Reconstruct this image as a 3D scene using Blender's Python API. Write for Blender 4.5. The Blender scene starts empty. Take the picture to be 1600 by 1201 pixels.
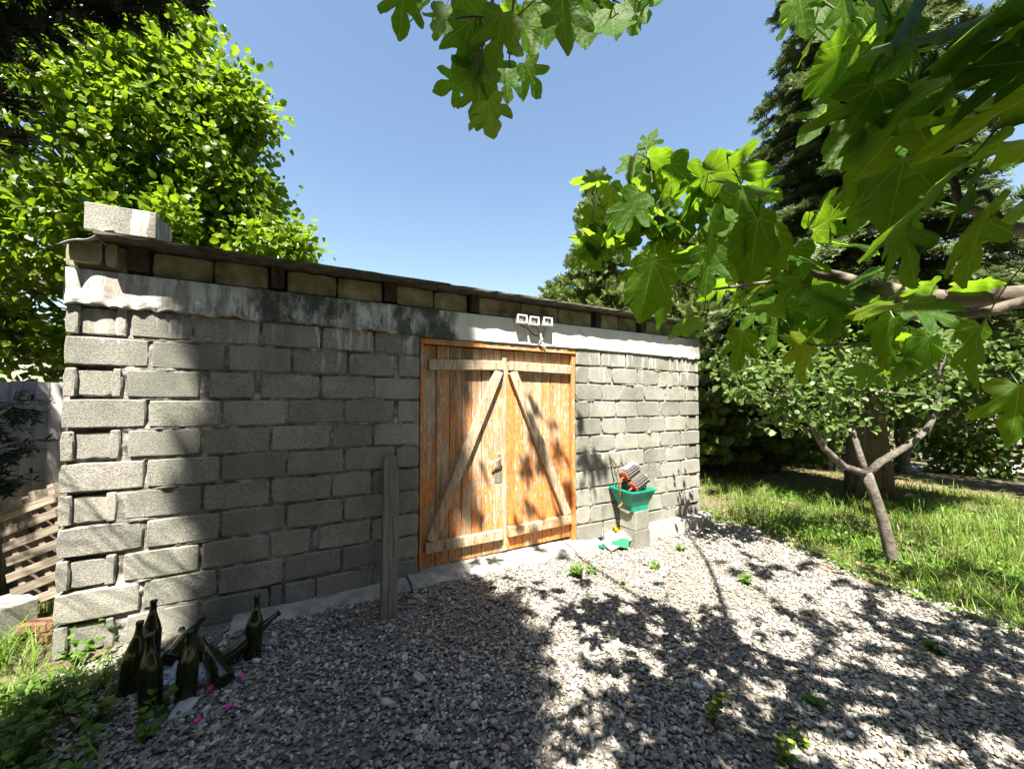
import bpy, bmesh, math, random
import numpy as np
from mathutils import Vector, Matrix, Euler

random.seed(7); RNG = np.random.default_rng(7)
S = bpy.context.scene
C = S.collection
R = math.radians

# ------------------------------------------------------------------ camera
FPX = 585.0                      # focal length in photograph pixels (1600 wide)
YAW, PITCH = R(61.4), R(1.98)
CAM = np.array([1.343, -3.38, 1.60])
_cp, _sp = math.cos(PITCH), math.sin(PITCH)
FW = np.array([math.cos(YAW)*_cp, math.sin(YAW)*_cp, _sp])
RT = np.array([math.sin(YAW), -math.cos(YAW), 0.0])
UP = np.cross(RT, FW)
FH = np.array([math.cos(YAW), math.sin(YAW), 0.0])
cd = bpy.data.cameras.new('camera'); cam = bpy.data.objects.new('camera', cd); C.objects.link(cam)
cd.sensor_width = 36; cd.lens = 36*FPX/1600; cd.clip_start = 0.05; cd.clip_end = 2000
cam.location = CAM; cam.rotation_euler = (math.pi/2+PITCH, 0, YAW-math.pi/2)
S.camera = cam

# ------------------------------------------------------------------ sky, sun, exposure
SUN_EL, SUN_AZ = R(61), YAW-R(3.0)          # horizontal travel direction of the light
w = bpy.data.worlds.new('World'); S.world = w; w.use_nodes = True
wn = w.node_tree; bg = wn.nodes['Background']
sky = wn.nodes.new('ShaderNodeTexSky'); sky.sky_type = 'NISHITA'; sky.sun_disc = False
sky.sun_elevation = SUN_EL
sky.sun_rotation = math.pi/2-(SUN_AZ+math.pi)     # clockwise from +Y
sky.altitude = 400; sky.air_density = 1.5; sky.dust_density = 1.0; sky.ozone_density = 1.4
wn.links.new(sky.outputs[0], bg.inputs[0]); bg.inputs[1].default_value = 0.050
sl = bpy.data.lights.new('sun', 'SUN'); sl.energy = 5.0; sl.angle = R(0.55); sl.color = (1.0, 0.935, 0.83)
so = bpy.data.objects.new('sun', sl); C.objects.link(so)
SD = Vector((math.cos(SUN_AZ)*math.cos(SUN_EL), math.sin(SUN_AZ)*math.cos(SUN_EL), -math.sin(SUN_EL)))
so.rotation_euler = SD.to_track_quat('-Z', 'Y').to_euler(); so.location = (0, -8, 12)
S.view_settings.view_transform = 'Standard'; S.view_settings.look = 'None'
S.view_settings.exposure = 2.2; S.view_settings.gamma = 1.0; S.view_settings.use_curve_mapping = False
S.cycles.use_denoising = True; S.cycles.max_bounces = 8; S.cycles.transparent_max_bounces = 8
S.cycles.diffuse_bounces = 2; S.cycles.glossy_bounces = 3; S.cycles.transmission_bounces = 8
S.cycles.sample_clamp_indirect = 6.0

# ------------------------------------------------------------------ placing helpers (real-world metres)
def at(px, py, d):               # point on the sight line of a photograph pixel, d metres deep
    return CAM + d*(FW + (px-800)/FPX*RT - (py-600.5)/FPX*UP)
def ray(px, py):
    return FW + (px-800)/FPX*RT - (py-600.5)/FPX*UP
def wall(px, py, off=0.0):       # on the shed front (plane y = -off)
    r = ray(px, py); return CAM + r*((-off-CAM[1])/r[1])
def LD(l, d, z):                 # l metres to the right, d metres ahead of the camera, height z
    p = CAM + l*RT + d*FH; return np.array([p[0], p[1], z])
def sstep(a, b, x):
    t = np.clip((x-a)/(b-a), 0, 1); return t*t*(3-2*t)
def gh(x, y):                    # ground height
    x = np.asarray(x, float); y = np.asarray(y, float)
    r = np.hypot(x-CAM[0], y-CAM[1])
    z = -0.16*sstep(1.8, 6.4, x) - 0.085*np.clip(r-9, 0, 85)*sstep(9, 13, r)
    z = z + 0.05*np.exp(-((x+0.3)**2+(y+1.3)**2)/0.8)
    return z
def gnd(px, py, up=0.0):
    r = ray(px, py); z = 0.0
    for _ in range(12):
        p = CAM + r*((z-CAM[2])/r[2]); z = float(gh(p[0], p[1]))+up
    return p
def hsh(ix, iy, iz, s):
    h = (ix.astype(np.int64)*374761393 + iy.astype(np.int64)*668265263 + iz.astype(np.int64)*2147483647 + s*974711) & 0x7fffffff
    h = ((h ^ (h >> 13))*1274126177) & 0x7fffffff
    return ((h ^ (h >> 16)) & 0xffff)/65535.0
def vn(x, y, z=0.0, s=0):        # value noise 0..1
    x, y, z = np.broadcast_arrays(np.asarray(x, float), np.asarray(y, float), np.asarray(z, float))
    ix, iy, iz = np.floor(x), np.floor(y), np.floor(z)
    fx, fy, fz = x-ix, y-iy, z-iz
    fx, fy, fz = fx*fx*(3-2*fx), fy*fy*(3-2*fy), fz*fz*(3-2*fz)
    o = 0
    for a in (0, 1):
        for b in (0, 1):
            for c in (0, 1):
                o = o + hsh(ix+a, iy+b, iz+c, s)*(fx if a else 1-fx)*(fy if b else 1-fy)*(fz if c else 1-fz)
    return o
def fbm(x, y, z=0.0, s=0, o=4):
    t, a, n = 0, 0.5, 0
    for k in range(o):
        t = t+a*vn(x*2**k, y*2**k, z*2**k, s+k); n += a; a /= 2
    return t/n

# ------------------------------------------------------------------ mesh helpers
def link(name, me, mat=None, parent=None, smooth=False):
    o = bpy.data.objects.new(name, me); C.objects.link(o)
    if mat is not None and not me.materials: me.materials.append(mat)
    if parent is not None: o.parent = parent
    if smooth: me.polygons.foreach_set('use_smooth', [True]*len(me.polygons))
    return o
def tag(o, label=None, cat=None, group=None, kind=None):
    if label: o['label'] = label
    if cat: o['category'] = cat
    if group: o['group'] = group
    if kind: o['kind'] = kind
    return o
def empty(name, loc=(0, 0, 0), label=None, cat=None, group=None, rot=(0, 0, 0)):
    o = bpy.data.objects.new(name, None); C.objects.link(o); o.location = loc; o.rotation_euler = rot
    o.empty_display_size = 0.1
    return tag(o, label, cat, group)
class MB:
    def __init__(s): s.v = []; s.f = []
    def add(s, vs, fs, M=None):
        n = len(s.v)
        for p in vs:
            p = Vector(p); s.v.append(tuple(M @ p) if M is not None else tuple(p))
        s.f += [tuple(i+n for i in f) for f in fs]; return s
    def box(s, c, d, M=None, b=0.0):
        x, y, z = d[0]/2, d[1]/2, d[2]/2
        if b <= 0:
            vs = [(c[0]+i*x, c[1]+j*y, c[2]+k*z) for i in (-1, 1) for j in (-1, 1) for k in (-1, 1)]
            fs = [(0, 1, 3, 2), (4, 6, 7, 5), (0, 4, 5, 1), (2, 3, 7, 6), (0, 2, 6, 4), (1, 5, 7, 3)]
            return s.add(vs, fs, M)
        bm = bmesh.new(); bmesh.ops.create_cube(bm, size=1)
        bmesh.ops.scale(bm, vec=d, verts=bm.verts)
        bmesh.ops.bevel(bm, geom=list(bm.edges), offset=b, segments=1, affect='EDGES')
        bm.verts.index_update()
        vs = [tuple(v.co+Vector(c)) for v in bm.verts]; fs = [tuple(v.index for v in f.verts) for f in bm.faces]
        bm.free(); return s.add(vs, fs, M)
    def tube(s, pts, rad, n=6, cap=True):
        pts = [Vector(p) for p in pts]
        if not hasattr(rad, '__len__'): rad = [rad]*len(pts)
        base = len(s.v); up = Vector((0.31, 0.17, 0.93))
        for i, p in enumerate(pts):
            t = (pts[min(i+1, len(pts)-1)]-pts[max(i-1, 0)]).normalized()
            a = t.cross(up)
            if a.length < 0.1: a = t.cross(Vector((1, 0, 0)))
            a.normalize(); b = t.cross(a)
            for k in range(n):
                q = 2*math.pi*k/n
                s.v.append(tuple(p+(a*math.cos(q)+b*math.sin(q))*rad[i]))
        for i in range(len(pts)-1):
            for k in range(n):
                s.f.append((base+i*n+k, base+i*n+(k+1) % n, base+(i+1)*n+(k+1) % n, base+(i+1)*n+k))
        if cap:
            s.f.append(tuple(base+k for k in range(n))[::-1]); e = base+(len(pts)-1)*n
            s.f.append(tuple(e+k for k in range(n)))
        return s
    def lathe(s, prof, n=16, M=None):
        vs = [(r*math.cos(2*math.pi*k/n), r*math.sin(2*math.pi*k/n), z) for r, z in prof for k in range(n)]
        fs = [(i*n+k, i*n+(k+1) % n, (i+1)*n+(k+1) % n, (i+1)*n+k) for i in range(len(prof)-1) for k in range(n)]
        return s.add(vs, fs, M)
    def mesh(s, name):
        me = bpy.data.meshes.new(name); me.from_pydata(s.v, [], s.f); me.update(); return me
    def build(s, name, mat, parent=None, smooth=False):
        return link(name, s.mesh(name), mat, parent, smooth)
def npmesh(name, V, F, uv=None, smooth=False):     # V (n,3), F (m,k) all same k
    me = bpy.data.meshes.new(name); m, k = F.shape
    me.vertices.add(len(V)); me.vertices.foreach_set('co', V.astype(np.float32).ravel())
    me.loops.add(m*k); me.loops.foreach_set('vertex_index', F.astype(np.int32).ravel())
    me.polygons.add(m); me.polygons.foreach_set('loop_start', np.arange(0, m*k, k, dtype=np.int32))
    if uv is not None:
        l = me.uv_layers.new(name='UVMap'); l.data.foreach_set('uv', uv.astype(np.float32)[F.ravel()].ravel())
    me.update(calc_edges=True)
    if smooth: me.polygons.foreach_set('use_smooth', np.ones(m, bool))
    me.validate(); return me
def frames(ax, nr):              # orthonormal frames from leaf axis + rough normal
    ax = ax/np.linalg.norm(ax, axis=1, keepdims=True)
    x = np.cross(ax, nr); x /= np.linalg.norm(x, axis=1, keepdims=True)+1e-9
    z = np.cross(x, ax); return x, ax, z
def scatter(T, P, ax, nr, sc):   # template verts T stamped at every P -> vertices
    x, y, z = frames(ax, nr); sc = np.asarray(sc).reshape(-1, 1, 1)
    V = P[:, None]+sc*(T[None, :, 0:1]*x[:, None]+T[None, :, 1:2]*y[:, None]+T[None, :, 2:3]*z[:, None])
    return V.reshape(-1, 3)
def stamp(name, T, F, P, ax, nr, sc, smooth=False, uv=None):
    V = scatter(T, P, ax, nr, sc); n = len(P)
    FF = (F[None]+(np.arange(n)*len(T))[:, None, None]).reshape(-1, F.shape[1])
    return npmesh(name, V, FF, None if uv is None else np.tile(uv, (n, 1)), smooth)
def rnd_dir(n):
    v = RNG.normal(size=(n, 3)); return v/np.linalg.norm(v, axis=1, keepdims=True)
def frame_mat(p, x, y, z):
    M = Matrix.Identity(4)
    for i in range(3): M[i][0], M[i][1], M[i][2], M[i][3] = x[i], y[i], z[i], p[i]
    return M

# ------------------------------------------------------------------ material helpers
def nd(t, typ, ins=None, **at_):
    n = t.nodes.new(typ)
    for k, v in at_.items(): setattr(n, k, v)
    for k, v in (ins or {}).items():
        if isinstance(v, bpy.types.NodeSocket): t.links.new(v, n.inputs[k])
        else: n.inputs[k].default_value = v
    return n
def newmat(name):
    m = bpy.data.materials.new(name); m.use_nodes = True; t = m.node_tree
    return m, t, t.nodes['Principled BSDF']
def c4(c): return (c[0], c[1], c[2], 1)
def math_(t, op, a, b=0.0, c=0.0, clamp=False):
    return nd(t, 'ShaderNodeMath', {0: a, 1: b, 2: c}, operation=op, use_clamp=clamp).outputs[0]
def mixc(t, f, a, b, mode='MIX'):
    n = nd(t, 'ShaderNodeMix', {0: f}, data_type='RGBA', blend_type=mode)
    for i, v in ((6, a), (7, b)):
        if isinstance(v, bpy.types.NodeSocket): t.links.new(v, n.inputs[i])
        else: n.inputs[i].default_value = c4(v)
    return n.outputs[2]
def ramp(t, f, stops):
    n = nd(t, 'ShaderNodeValToRGB', {0: f}); e = n.color_ramp.elements
    while len(e) < len(stops): e.new(0.5)
    for k, (p, c) in enumerate(stops):
        e[k].position = p; e[k].color = c4(c) if hasattr(c, '__len__') else (c, c, c, 1)
    return n.outputs[0]
def noise(t, vec, scale, detail=4, rough=0.55, dist=0.0):
    return nd(t, 'ShaderNodeTexNoise', {'Vector': vec, 'Scale': scale, 'Detail': detail, 'Roughness': rough, 'Distortion': dist}).outputs[0]
def coords(t, kind='pos', scale=(1, 1, 1), loc=None):
    if kind == 'pos': v = nd(t, 'ShaderNodeNewGeometry').outputs['Position']
    else: v = nd(t, 'ShaderNodeTexCoord').outputs[kind]
    ins = {'Vector': v, 'Scale': scale}
    if loc is not None: ins['Location'] = loc
    return nd(t, 'ShaderNodeMapping', ins).outputs[0]
def bump(t, h, strength, dist=0.01, prev=None):
    ins = {'Height': h, 'Strength': strength, 'Distance': dist}
    if prev is not None: ins['Normal'] = prev
    return nd(t, 'ShaderNodeBump', ins).outputs[0]
def simple(name, cols, scale=8, rough=0.7, kind='Object', bs=0.3, bscale=None, stretch=(1, 1, 1), metal=0, spec=0.5, vary=0.0, bd=0.01):
    m, t, b = newmat(name); v = coords(t, kind, stretch)
    n = noise(t, v, scale, 6, 0.6)
    k = len(cols); col = ramp(t, n, [(0.3+0.4*i/max(1, k-1), c) for i, c in enumerate(cols)])
    if vary:
        oi = nd(t, 'ShaderNodeObjectInfo').outputs['Random']
        col = mixc(t, 1.0, col, ramp(t, oi, [(0, 1-vary), (1, 1+vary)]), 'MULTIPLY')
    t.links.new(col, b.inputs['Base Color']); b.inputs['Roughness'].default_value = rough
    b.inputs['Metallic'].default_value = metal; b.inputs['Specular IOR Level'].default_value = spec
    if bs: t.links.new(bump(t, noise(t, v, bscale or scale*4, 6, 0.65), bs, bd), b.inputs['Normal'])
    return m
def leafmat(name, c0, c1, trans, rough=0.42, tf=0.45, spec=0.4, veins=False, kind='island', young=None):
    m, t, b = newmat(name)
    rnd = nd(t, 'ShaderNodeNewGeometry').outputs['Random Per Island'] if kind == 'island' else nd(t, 'ShaderNodeObjectInfo').outputs['Random']
    st = [(0.0, c0), (0.85 if young else 1.0, c1)]
    if young: st.append((1.0, young))
    col = ramp(t, rnd, st)
    tcol = mixc(t, 0.5, trans, col)
    if veins:
        uv = nd(t, 'ShaderNodeTexCoord').outputs['UV']; sx = nd(t, 'ShaderNodeSeparateXYZ', {0: uv})
        x, y = sx.outputs[0], sx.outputs[1]
        an = math_(t, 'ABSOLUTE', math_(t, 'ARCTAN2', x, y))
        rr = math_(t, 'SQRT', math_(t, 'ADD', math_(t, 'MULTIPLY', x, x), math_(t, 'MULTIPLY', y, y)))
        dd = math_(t, 'MULTIPLY', math_(t, 'PINGPONG', an, 0.31), rr)
        main = math_(t, 'LESS_THAN', dd, math_(t, 'SUBTRACT', 0.010, math_(t, 'MULTIPLY', rr, 0.007)))
        sec = math_(t, 'LESS_THAN', math_(t, 'PINGPONG', math_(t, 'ADD', math_(t, 'MULTIPLY', rr, 1.0), math_(t, 'MULTIPLY', dd, -1.2)), 0.055), 0.003)
        vm = math_(t, 'MAXIMUM', main, math_(t, 'MULTIPLY', sec, 0.3))
        mott = ramp(t, noise(t, uv, 7, 4), [(0.3, 0.82), (0.7, 1.12)])
        col = mixc(t, 1.0, col, mott, 'MULTIPLY')
        col = mixc(t, math_(t, 'MULTIPLY', vm, 0.45), col, (0.22, 0.32, 0.08))
        tcol = mixc(t, math_(t, 'MULTIPLY', vm, 0.45), mixc(t, 1.0, tcol, mott, 'MULTIPLY'), (0.45, 0.55, 0.12))
        t.links.new(bump(t, noise(t, uv, 9, 3), 0.5, 0.01, bump(t, vm, 0.35, 0.003)), b.inputs['Normal'])
    t.links.new(col, b.inputs['Base Color']); b.inputs['Roughness'].default_value = rough
    b.inputs['Specular IOR Level'].default_value = spec
    tr = nd(t, 'ShaderNodeBsdfTranslucent', {0: tcol})
    mx = nd(t, 'ShaderNodeMixShader', {0: tf, 1: b.outputs[0], 2: tr.outputs[0]})
    t.links.new(mx.outputs[0], t.nodes['Material Output'].inputs[0])
    return m

# --- concrete block
def block_mat():
    m, t, b = newmat('concrete_block'); P = coords(t)
    oi = nd(t, 'ShaderNodeObjectInfo').outputs['Random']
    sep = nd(t, 'ShaderNodeSeparateXYZ', {0: P})
    grain = noise(t, P, 105, 4, 0.75); mid = noise(t, P, 9, 5, 0.6); big = noise(t, P, 1.6, 4, 0.55)
    col = ramp(t, grain, [(0.30, (0.105, 0.104, 0.095)), (0.47, (0.275, 0.27, 0.246)), (0.70, (0.44, 0.43, 0.395))])
    col = mixc(t, 1.0, col, ramp(t, mid, [(0.25, 0.86), (0.6, 1.02), (0.8, 1.10)]), 'MULTIPLY')
    col = mixc(t, 1.0, col, ramp(t, big, [(0.3, 0.8), (0.7, 1.1)]), 'MULTIPLY')
    col = mixc(t, 1.0, col, ramp(t, oi, [(0, (0.80, 0.79, 0.76)), (0.5, (1.0, 0.985, 0.94)), (1, (1.18, 1.15, 1.09))]), 'MULTIPLY')
    # lime runs below the ring beam
    sv = nd(t, 'ShaderNodeMapping', {'Vector': P, 'Scale': (1, 1, 0.10)}).outputs[0]
    wob = nd(t, 'ShaderNodeVectorMath', {0: sv, 1: nd(t, 'ShaderNodeVectorMath', {0: nd(t, 'ShaderNodeTexNoise', {'Vector': P, 'Scale': 7.0}).outputs[1], 'Scale': 0.03}, operation='SCALE').outputs[0]}, operation='ADD').outputs[0]
    run = ramp(t, noise(t, wob, 22, 2, 0.4), [(0.565, 0), (0.60, 1)])
    hz = nd(t, 'ShaderNodeMapRange', {0: math_(t, 'ADD', sep.outputs[2], math_(t, 'MULTIPLY', noise(t, nd(t, 'ShaderNodeMapping', {'Vector': P, 'Scale': (1, 1, 0)}).outputs[0], 6, 2), 0.9)), 1: 2.30, 2: 2.52}).outputs[0]
    patch = ramp(t, noise(t, nd(t, 'ShaderNodeMapping', {'Vector': P, 'Scale': (1, 1, 0.3)}).outputs[0], 2.3, 2), [(0.42, 0), (0.55, 1)])
    run = math_(t, 'MULTIPLY', math_(t, 'MULTIPLY', run, hz), math_(t, 'ADD', math_(t, 'MULTIPLY', patch, 0.6), 0.25))
    col = mixc(t, math_(t, 'MULTIPLY', run, 0.9), col, (0.62, 0.62, 0.57))
    # damp green-black staining, broad patches
    dn = ramp(t, noise(t, nd(t, 'ShaderNodeMapping', {'Vector': P, 'Scale': (1, 1, 0.45), 'Location': (3.3, 0, 0)}).outputs[0], 2.2, 6, 0.65), [(0.44, 0), (0.66, 0.7)])
    col = mixc(t, dn, col, mixc(t, 1.0, col, (0.50, 0.57, 0.50), 'MULTIPLY'))
    t.links.new(col, b.inputs['Base Color']); b.inputs['Roughness'].default_value = 0.93; b.inputs['Specular IOR Level'].default_value = 0.2
    pit = ramp(t, nd(t, 'ShaderNodeTexVoronoi', {'Vector': P, 'Scale': 70.0}).outputs[0], [(0.0, 0), (0.25, 1)])
    h = math_(t, 'ADD', math_(t, 'MULTIPLY', pit, 0.6), math_(t, 'ADD', math_(t, 'MULTIPLY', grain, 1.0), math_(t, 'MULTIPLY', mid, 1.2)))
    t.links.new(bump(t, h, 0.9, 0.0055), b.inputs['Normal'])
    return m
M_block = block_mat()
def beam_mat():
    m, t, b = newmat('ring_beam_concrete'); P = coords(t); sep = nd(t, 'ShaderNodeSeparateXYZ', {0: P})
    g = noise(t, P, 60, 5, 0.7); n1 = noise(t, P, 5, 6, 0.65); big = noise(t, P, 1.8, 5, 0.6)
    col = ramp(t, n1, [(0.3, (0.17, 0.16, 0.14)), (0.5, (0.30, 0.285, 0.25)), (0.7, (0.40, 0.385, 0.345))])
    sv = nd(t, 'ShaderNodeMapping', {'Vector': P, 'Scale': (1, 1, 0.16)}).outputs[0]
    lime = ramp(t, noise(t, sv, 9, 6, 0.7), [(0.47, 0), (0.57, 0.95)])
    col = mixc(t, lime, col, (0.60, 0.64, 0.58))
    blk = ramp(t, noise(t, nd(t, 'ShaderNodeMapping', {'Vector': P, 'Scale': (1, 1, 0.5)}).outputs[0], 4.0, 7, 0.72), [(0.41, 0), (0.53, 0.92)])
    # mildew only on the older, bare stretch of the beam, away from its end
    bare = nd(t, 'ShaderNodeMapRange', {0: sep.outputs[0], 1: 0.55, 2: 0.95}).outputs[0]
    col = mixc(t, math_(t, 'MULTIPLY', blk, bare), col, (0.055, 0.06, 0.05))
    # whitewashed plaster from above the door to the far end
    e = math_(t, 'ADD', sep.outputs[0], math_(t, 'MULTIPLY', math_(t, 'SUBTRACT', noise(t, P, 14, 4), 0.5), 0.16))
    wm = nd(t, 'ShaderNodeMapRange', {0: e, 1: 2.53, 2: 2.60}).outputs[0]
    chip = ramp(t, noise(t, P, 20, 4, 0.7), [(0.66, 1), (0.70, 0)])
    far = nd(t, 'ShaderNodeMapRange', {0: e, 1: 5.5, 2: 6.1}).outputs[0]
    wm = math_(t, 'MULTIPLY', math_(t, 'MULTIPLY', wm, chip), math_(t, 'SUBTRACT', 1.0, math_(t, 'MULTIPLY', far, 0.75)))
    wcol = ramp(t, noise(t, sv, 5, 4), [(0.3, (0.62, 0.61, 0.57)), (0.7, (0.78, 0.77, 0.73))])
    col = mixc(t, wm, col, wcol)
    t.links.new(col, b.inputs['Base Color']); b.inputs['Roughness'].default_value = 0.9; b.inputs['Specular IOR Level'].default_value = 0.2
    h = math_(t, 'ADD', g, n1); t.links.new(bump(t, h, 0.6, 0.006), b.inputs['Normal'])
    return m
M_beam = beam_mat()
M_mortar = simple('mortar', [(0.07, 0.066, 0.058), (0.20, 0.19, 0.17), (0.50, 0.48, 0.44)], 14, 0.95, 'pos', 0.8, 70, spec=0.2)
M_infill = simple('infill_mortar', [(0.10, 0.092, 0.055), (0.27, 0.25, 0.155), (0.44, 0.41, 0.29)], 5, 0.95, 'pos', 0.7, 40, spec=0.2)
M_roof = simple('roof_sheet', [(0.035, 0.032, 0.026), (0.08, 0.073, 0.057), (0.15, 0.135, 0.10)], 12, 0.9, 'pos', 0.6, 60, spec=0.2)
M_felt = simple('roofing_felt', [(0.22, 0.22, 0.23), (0.34, 0.34, 0.35)], 14, 0.55, 'pos', 0.4, 60)
M_rafter = simple('rafter_wood', [(0.02, 0.015, 0.011), (0.05, 0.036, 0.025), (0.09, 0.065, 0.045)], 9, 0.85, 'pos', 0.5, 30, stretch=(4, 1, 1))
M_footing = simple('footing_concrete', [(0.22, 0.21, 0.185), (0.38, 0.365, 0.325), (0.52, 0.50, 0.45)], 7, 0.95, 'pos', 0.8, 45, spec=0.2, bd=0.02)
M_greywood = simple('weathered_wood', [(0.085, 0.072, 0.055), (0.17, 0.15, 0.12), (0.27, 0.245, 0.20)], 7, 0.85, 'Object', 0.7, 14, stretch=(6, 6, 0.5), bd=0.006)
def door_mat(name, amt, dark):
    m, t, b = newmat(name); P = coords(t); oi = nd(t, 'ShaderNodeObjectInfo').outputs['Random']
    off = nd(t, 'ShaderNodeVectorMath', {0: P, 1: nd(t, 'ShaderNodeCombineXYZ', {0: math_(t, 'MULTIPLY', oi, 37.0), 2: math_(t, 'MULTIPLY', oi, 19.0)}).outputs[0]}, operation='ADD').outputs[0]
    sv = nd(t, 'ShaderNodeMapping', {'Vector': off, 'Scale': (1, 1, 0.10)}).outputs[0]
    fv = nd(t, 'ShaderNodeMapping', {'Vector': off, 'Scale': (1, 1, 0.28)}).outputs[0]
    grain = noise(t, sv, 60, 5, 0.6, 0.6); fig = noise(t, sv, 13, 4, 0.6, 1.2)
    wood = ramp(t, grain, [(0.3, (0.20, 0.145, 0.09)), (0.5, (0.43, 0.34, 0.235)), (0.7, (0.58, 0.48, 0.36))])
    wood = mixc(t, ramp(t, fig, [(0.5, 0), (0.72, 0.6)]), wood, (0.13, 0.10, 0.07))
    fl = noise(t, fv, 40, 5, 0.75, 0.4); reg = noise(t, fv, 4.0, 3, 0.55)
    msk = math_(t, 'ADD', math_(t, 'MULTIPLY', fl, 0.95), math_(t, 'MULTIPLY', reg, 0.36))
    msk = math_(t, 'ADD', msk, math_(t, 'MULTIPLY', math_(t, 'SUBTRACT', oi, 0.5), 0.05))
    msk = math_(t, 'ADD', msk, math_(t, 'MULTIPLY', math_(t, 'SUBTRACT', 1.1, nd(t, 'ShaderNodeSeparateXYZ', {0: P}).outputs[2]), 0.035))
    pm = ramp(t, msk, [(amt, 0), (amt+0.025, 1)])
    orange = ramp(t, noise(t, fv, 40, 4, 0.6), [(0.3, (0.36, 0.10, 0.02)), (0.55, (0.58, 0.215, 0.05)), (0.75, (0.68, 0.34, 0.11))])
    col = mixc(t, pm, wood, orange)
    dk = ramp(t, noise(t, sv, 6, 5, 0.7), [(0.55, 0), (0.75, dark)])
    col = mixc(t, dk, col, (0.055, 0.042, 0.03))
    t.links.new(col, b.inputs['Base Color']); b.inputs['Roughness'].default_value = 0.72; b.inputs['Specular IOR Level'].default_value = 0.3
    t.links.new(bump(t, pm, 0.5, 0.002, bump(t, grain, 0.7, 0.003)), b.inputs['Normal'])
    return m
M_doorL = door_mat('flaking_orange_planks', 0.665, 0.75)
M_doorR = door_mat('flaking_orange_planks_fuller', 0.61, 0.5)
M_brace = door_mat('worn_brace_wood', 0.745, 0.35)
M_jamb = door_mat('orange_jamb_paint', 0.58, 0.6)
M_dark = simple('dark_interior', [(0.01, 0.009, 0.008), (0.02, 0.018, 0.015)], 5, 0.9, bs=0)
M_steel = simple('worn_steel', [(0.45, 0.43, 0.40), (0.62, 0.60, 0.57)], 20, 0.35, bs=0.1, metal=0.9)
M_rust = simple('rusted_iron', [(0.10, 0.035, 0.015), (0.24, 0.085, 0.035), (0.34, 0.16, 0.08)], 25, 0.85, bs=0.5, bscale=60)
M_redgear = simple('red_painted_gear', [(0.20, 0.035, 0.015), (0.42, 0.075, 0.035)], 30, 0.6, bs=0.3)
M_roller = simple('black_roller', [(0.035, 0.03, 0.03), (0.09, 0.08, 0.08)], 30, 0.5, bs=0.3)
M_green = simple('green_painted_metal', [(0.0, 0.13, 0.085), (0.005, 0.23, 0.15), (0.01, 0.27, 0.18)], 9, 0.42, bs=0.15)
M_whitepl = simple('white_painted_plate', [(0.6, 0.62, 0.6), (0.75, 0.77, 0.75)], 12, 0.5, bs=0.1)
M_brown = simple('strap_steel', [(0.08, 0.065, 0.035), (0.17, 0.13, 0.07)], 20, 0.6, bs=0.2, metal=0.3)
M_yellow = simple('yellow_plastic', [(0.78, 0.50, 0.01), (0.85, 0.60, 0.03)], 5, 0.4, bs=0)
M_alu = simple('lamp_housing', [(0.42, 0.44, 0.43), (0.56, 0.58, 0.57)], 12, 0.5, bs=0.1)
M_lampin = simple('lamp_reflector', [(0.05, 0.05, 0.05), (0.09, 0.09, 0.085)], 12, 0.4, bs=0)
M_chip = simple('lamp_diode', [(0.75, 0.70, 0.45), (0.8, 0.76, 0.55)], 5, 0.5, bs=0)
M_cable = simple('dark_cable', [(0.03, 0.03, 0.03), (0.06, 0.06, 0.06)], 5, 0.5, bs=0)
M_wcable = simple('white_cable', [(0.5, 0.5, 0.48), (0.6, 0.6, 0.58)], 5, 0.5, bs=0)
M_magenta = simple('magenta_foil_cap', [(0.62, 0.02, 0.28), (0.75, 0.05, 0.40)], 5, 0.4, bs=0)
M_shard = simple('pale_stone', [(0.34, 0.34, 0.32), (0.52, 0.52, 0.49)], 15, 0.8, bs=0.4)
M_brick = simple('red_brick', [(0.13, 0.06, 0.04), (0.22, 0.11, 0.07)], 15, 0.9, bs=0.5)
M_pallet = simple('pallet_wood', [(0.08, 0.066, 0.048), (0.17, 0.142, 0.105), (0.27, 0.23, 0.175)], 9, 0.85, 'Object', 0.5, 20, stretch=(0.5, 6, 6), vary=0.2)
M_fence = simple('galvanised_sheet', [(0.14, 0.138, 0.128), (0.235, 0.23, 0.215), (0.33, 0.325, 0.305)], 3, 0.55, 'pos', 0.15, 30, stretch=(3, 3, 0.6), metal=0.1)
M_bark = simple('bark', [(0.055, 0.042, 0.03), (0.13, 0.105, 0.08), (0.20, 0.17, 0.135)], 8, 0.95, 'pos', 0.9, 30, stretch=(3, 3, 0.7), bd=0.02)
M_figbark = simple('fig_bark', [(0.05, 0.038, 0.027), (0.115, 0.09, 0.066), (0.20, 0.165, 0.125)], 14, 0.8, 'pos', 0.7, 60)
M_fruitbark = simple('fruit_tree_bark', [(0.05, 0.042, 0.032), (0.12, 0.105, 0.085), (0.21, 0.19, 0.16)], 14, 0.9, 'pos', 1.0, 45, bd=0.02)
M_post = simple('pergola_wood', [(0.18, 0.08, 0.035), (0.28, 0.13, 0.06)], 6, 0.8, bs=0.2)
M_tile = simple('pergola_roof', [(0.06, 0.04, 0.03), (0.11, 0.075, 0.055)], 6, 0.8, bs=0.2)
def bottle_mat():
    m, t, b = newmat('dark_bottle_glass')
    b.inputs['Base Color'].default_value = (0.016, 0.021, 0.006, 1); b.inputs['Roughness'].default_value = 0.09
    b.inputs['Specular IOR Level'].default_value = 0.55
    P = coords(t, 'Object'); d = ramp(t, noise(t, P, 30, 5, 0.7), [(0.45, 0.08), (0.75, 0.4)])
    t.links.new(d, b.inputs['Roughness'])
    return m
M_bottle = bottle_mat()
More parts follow.
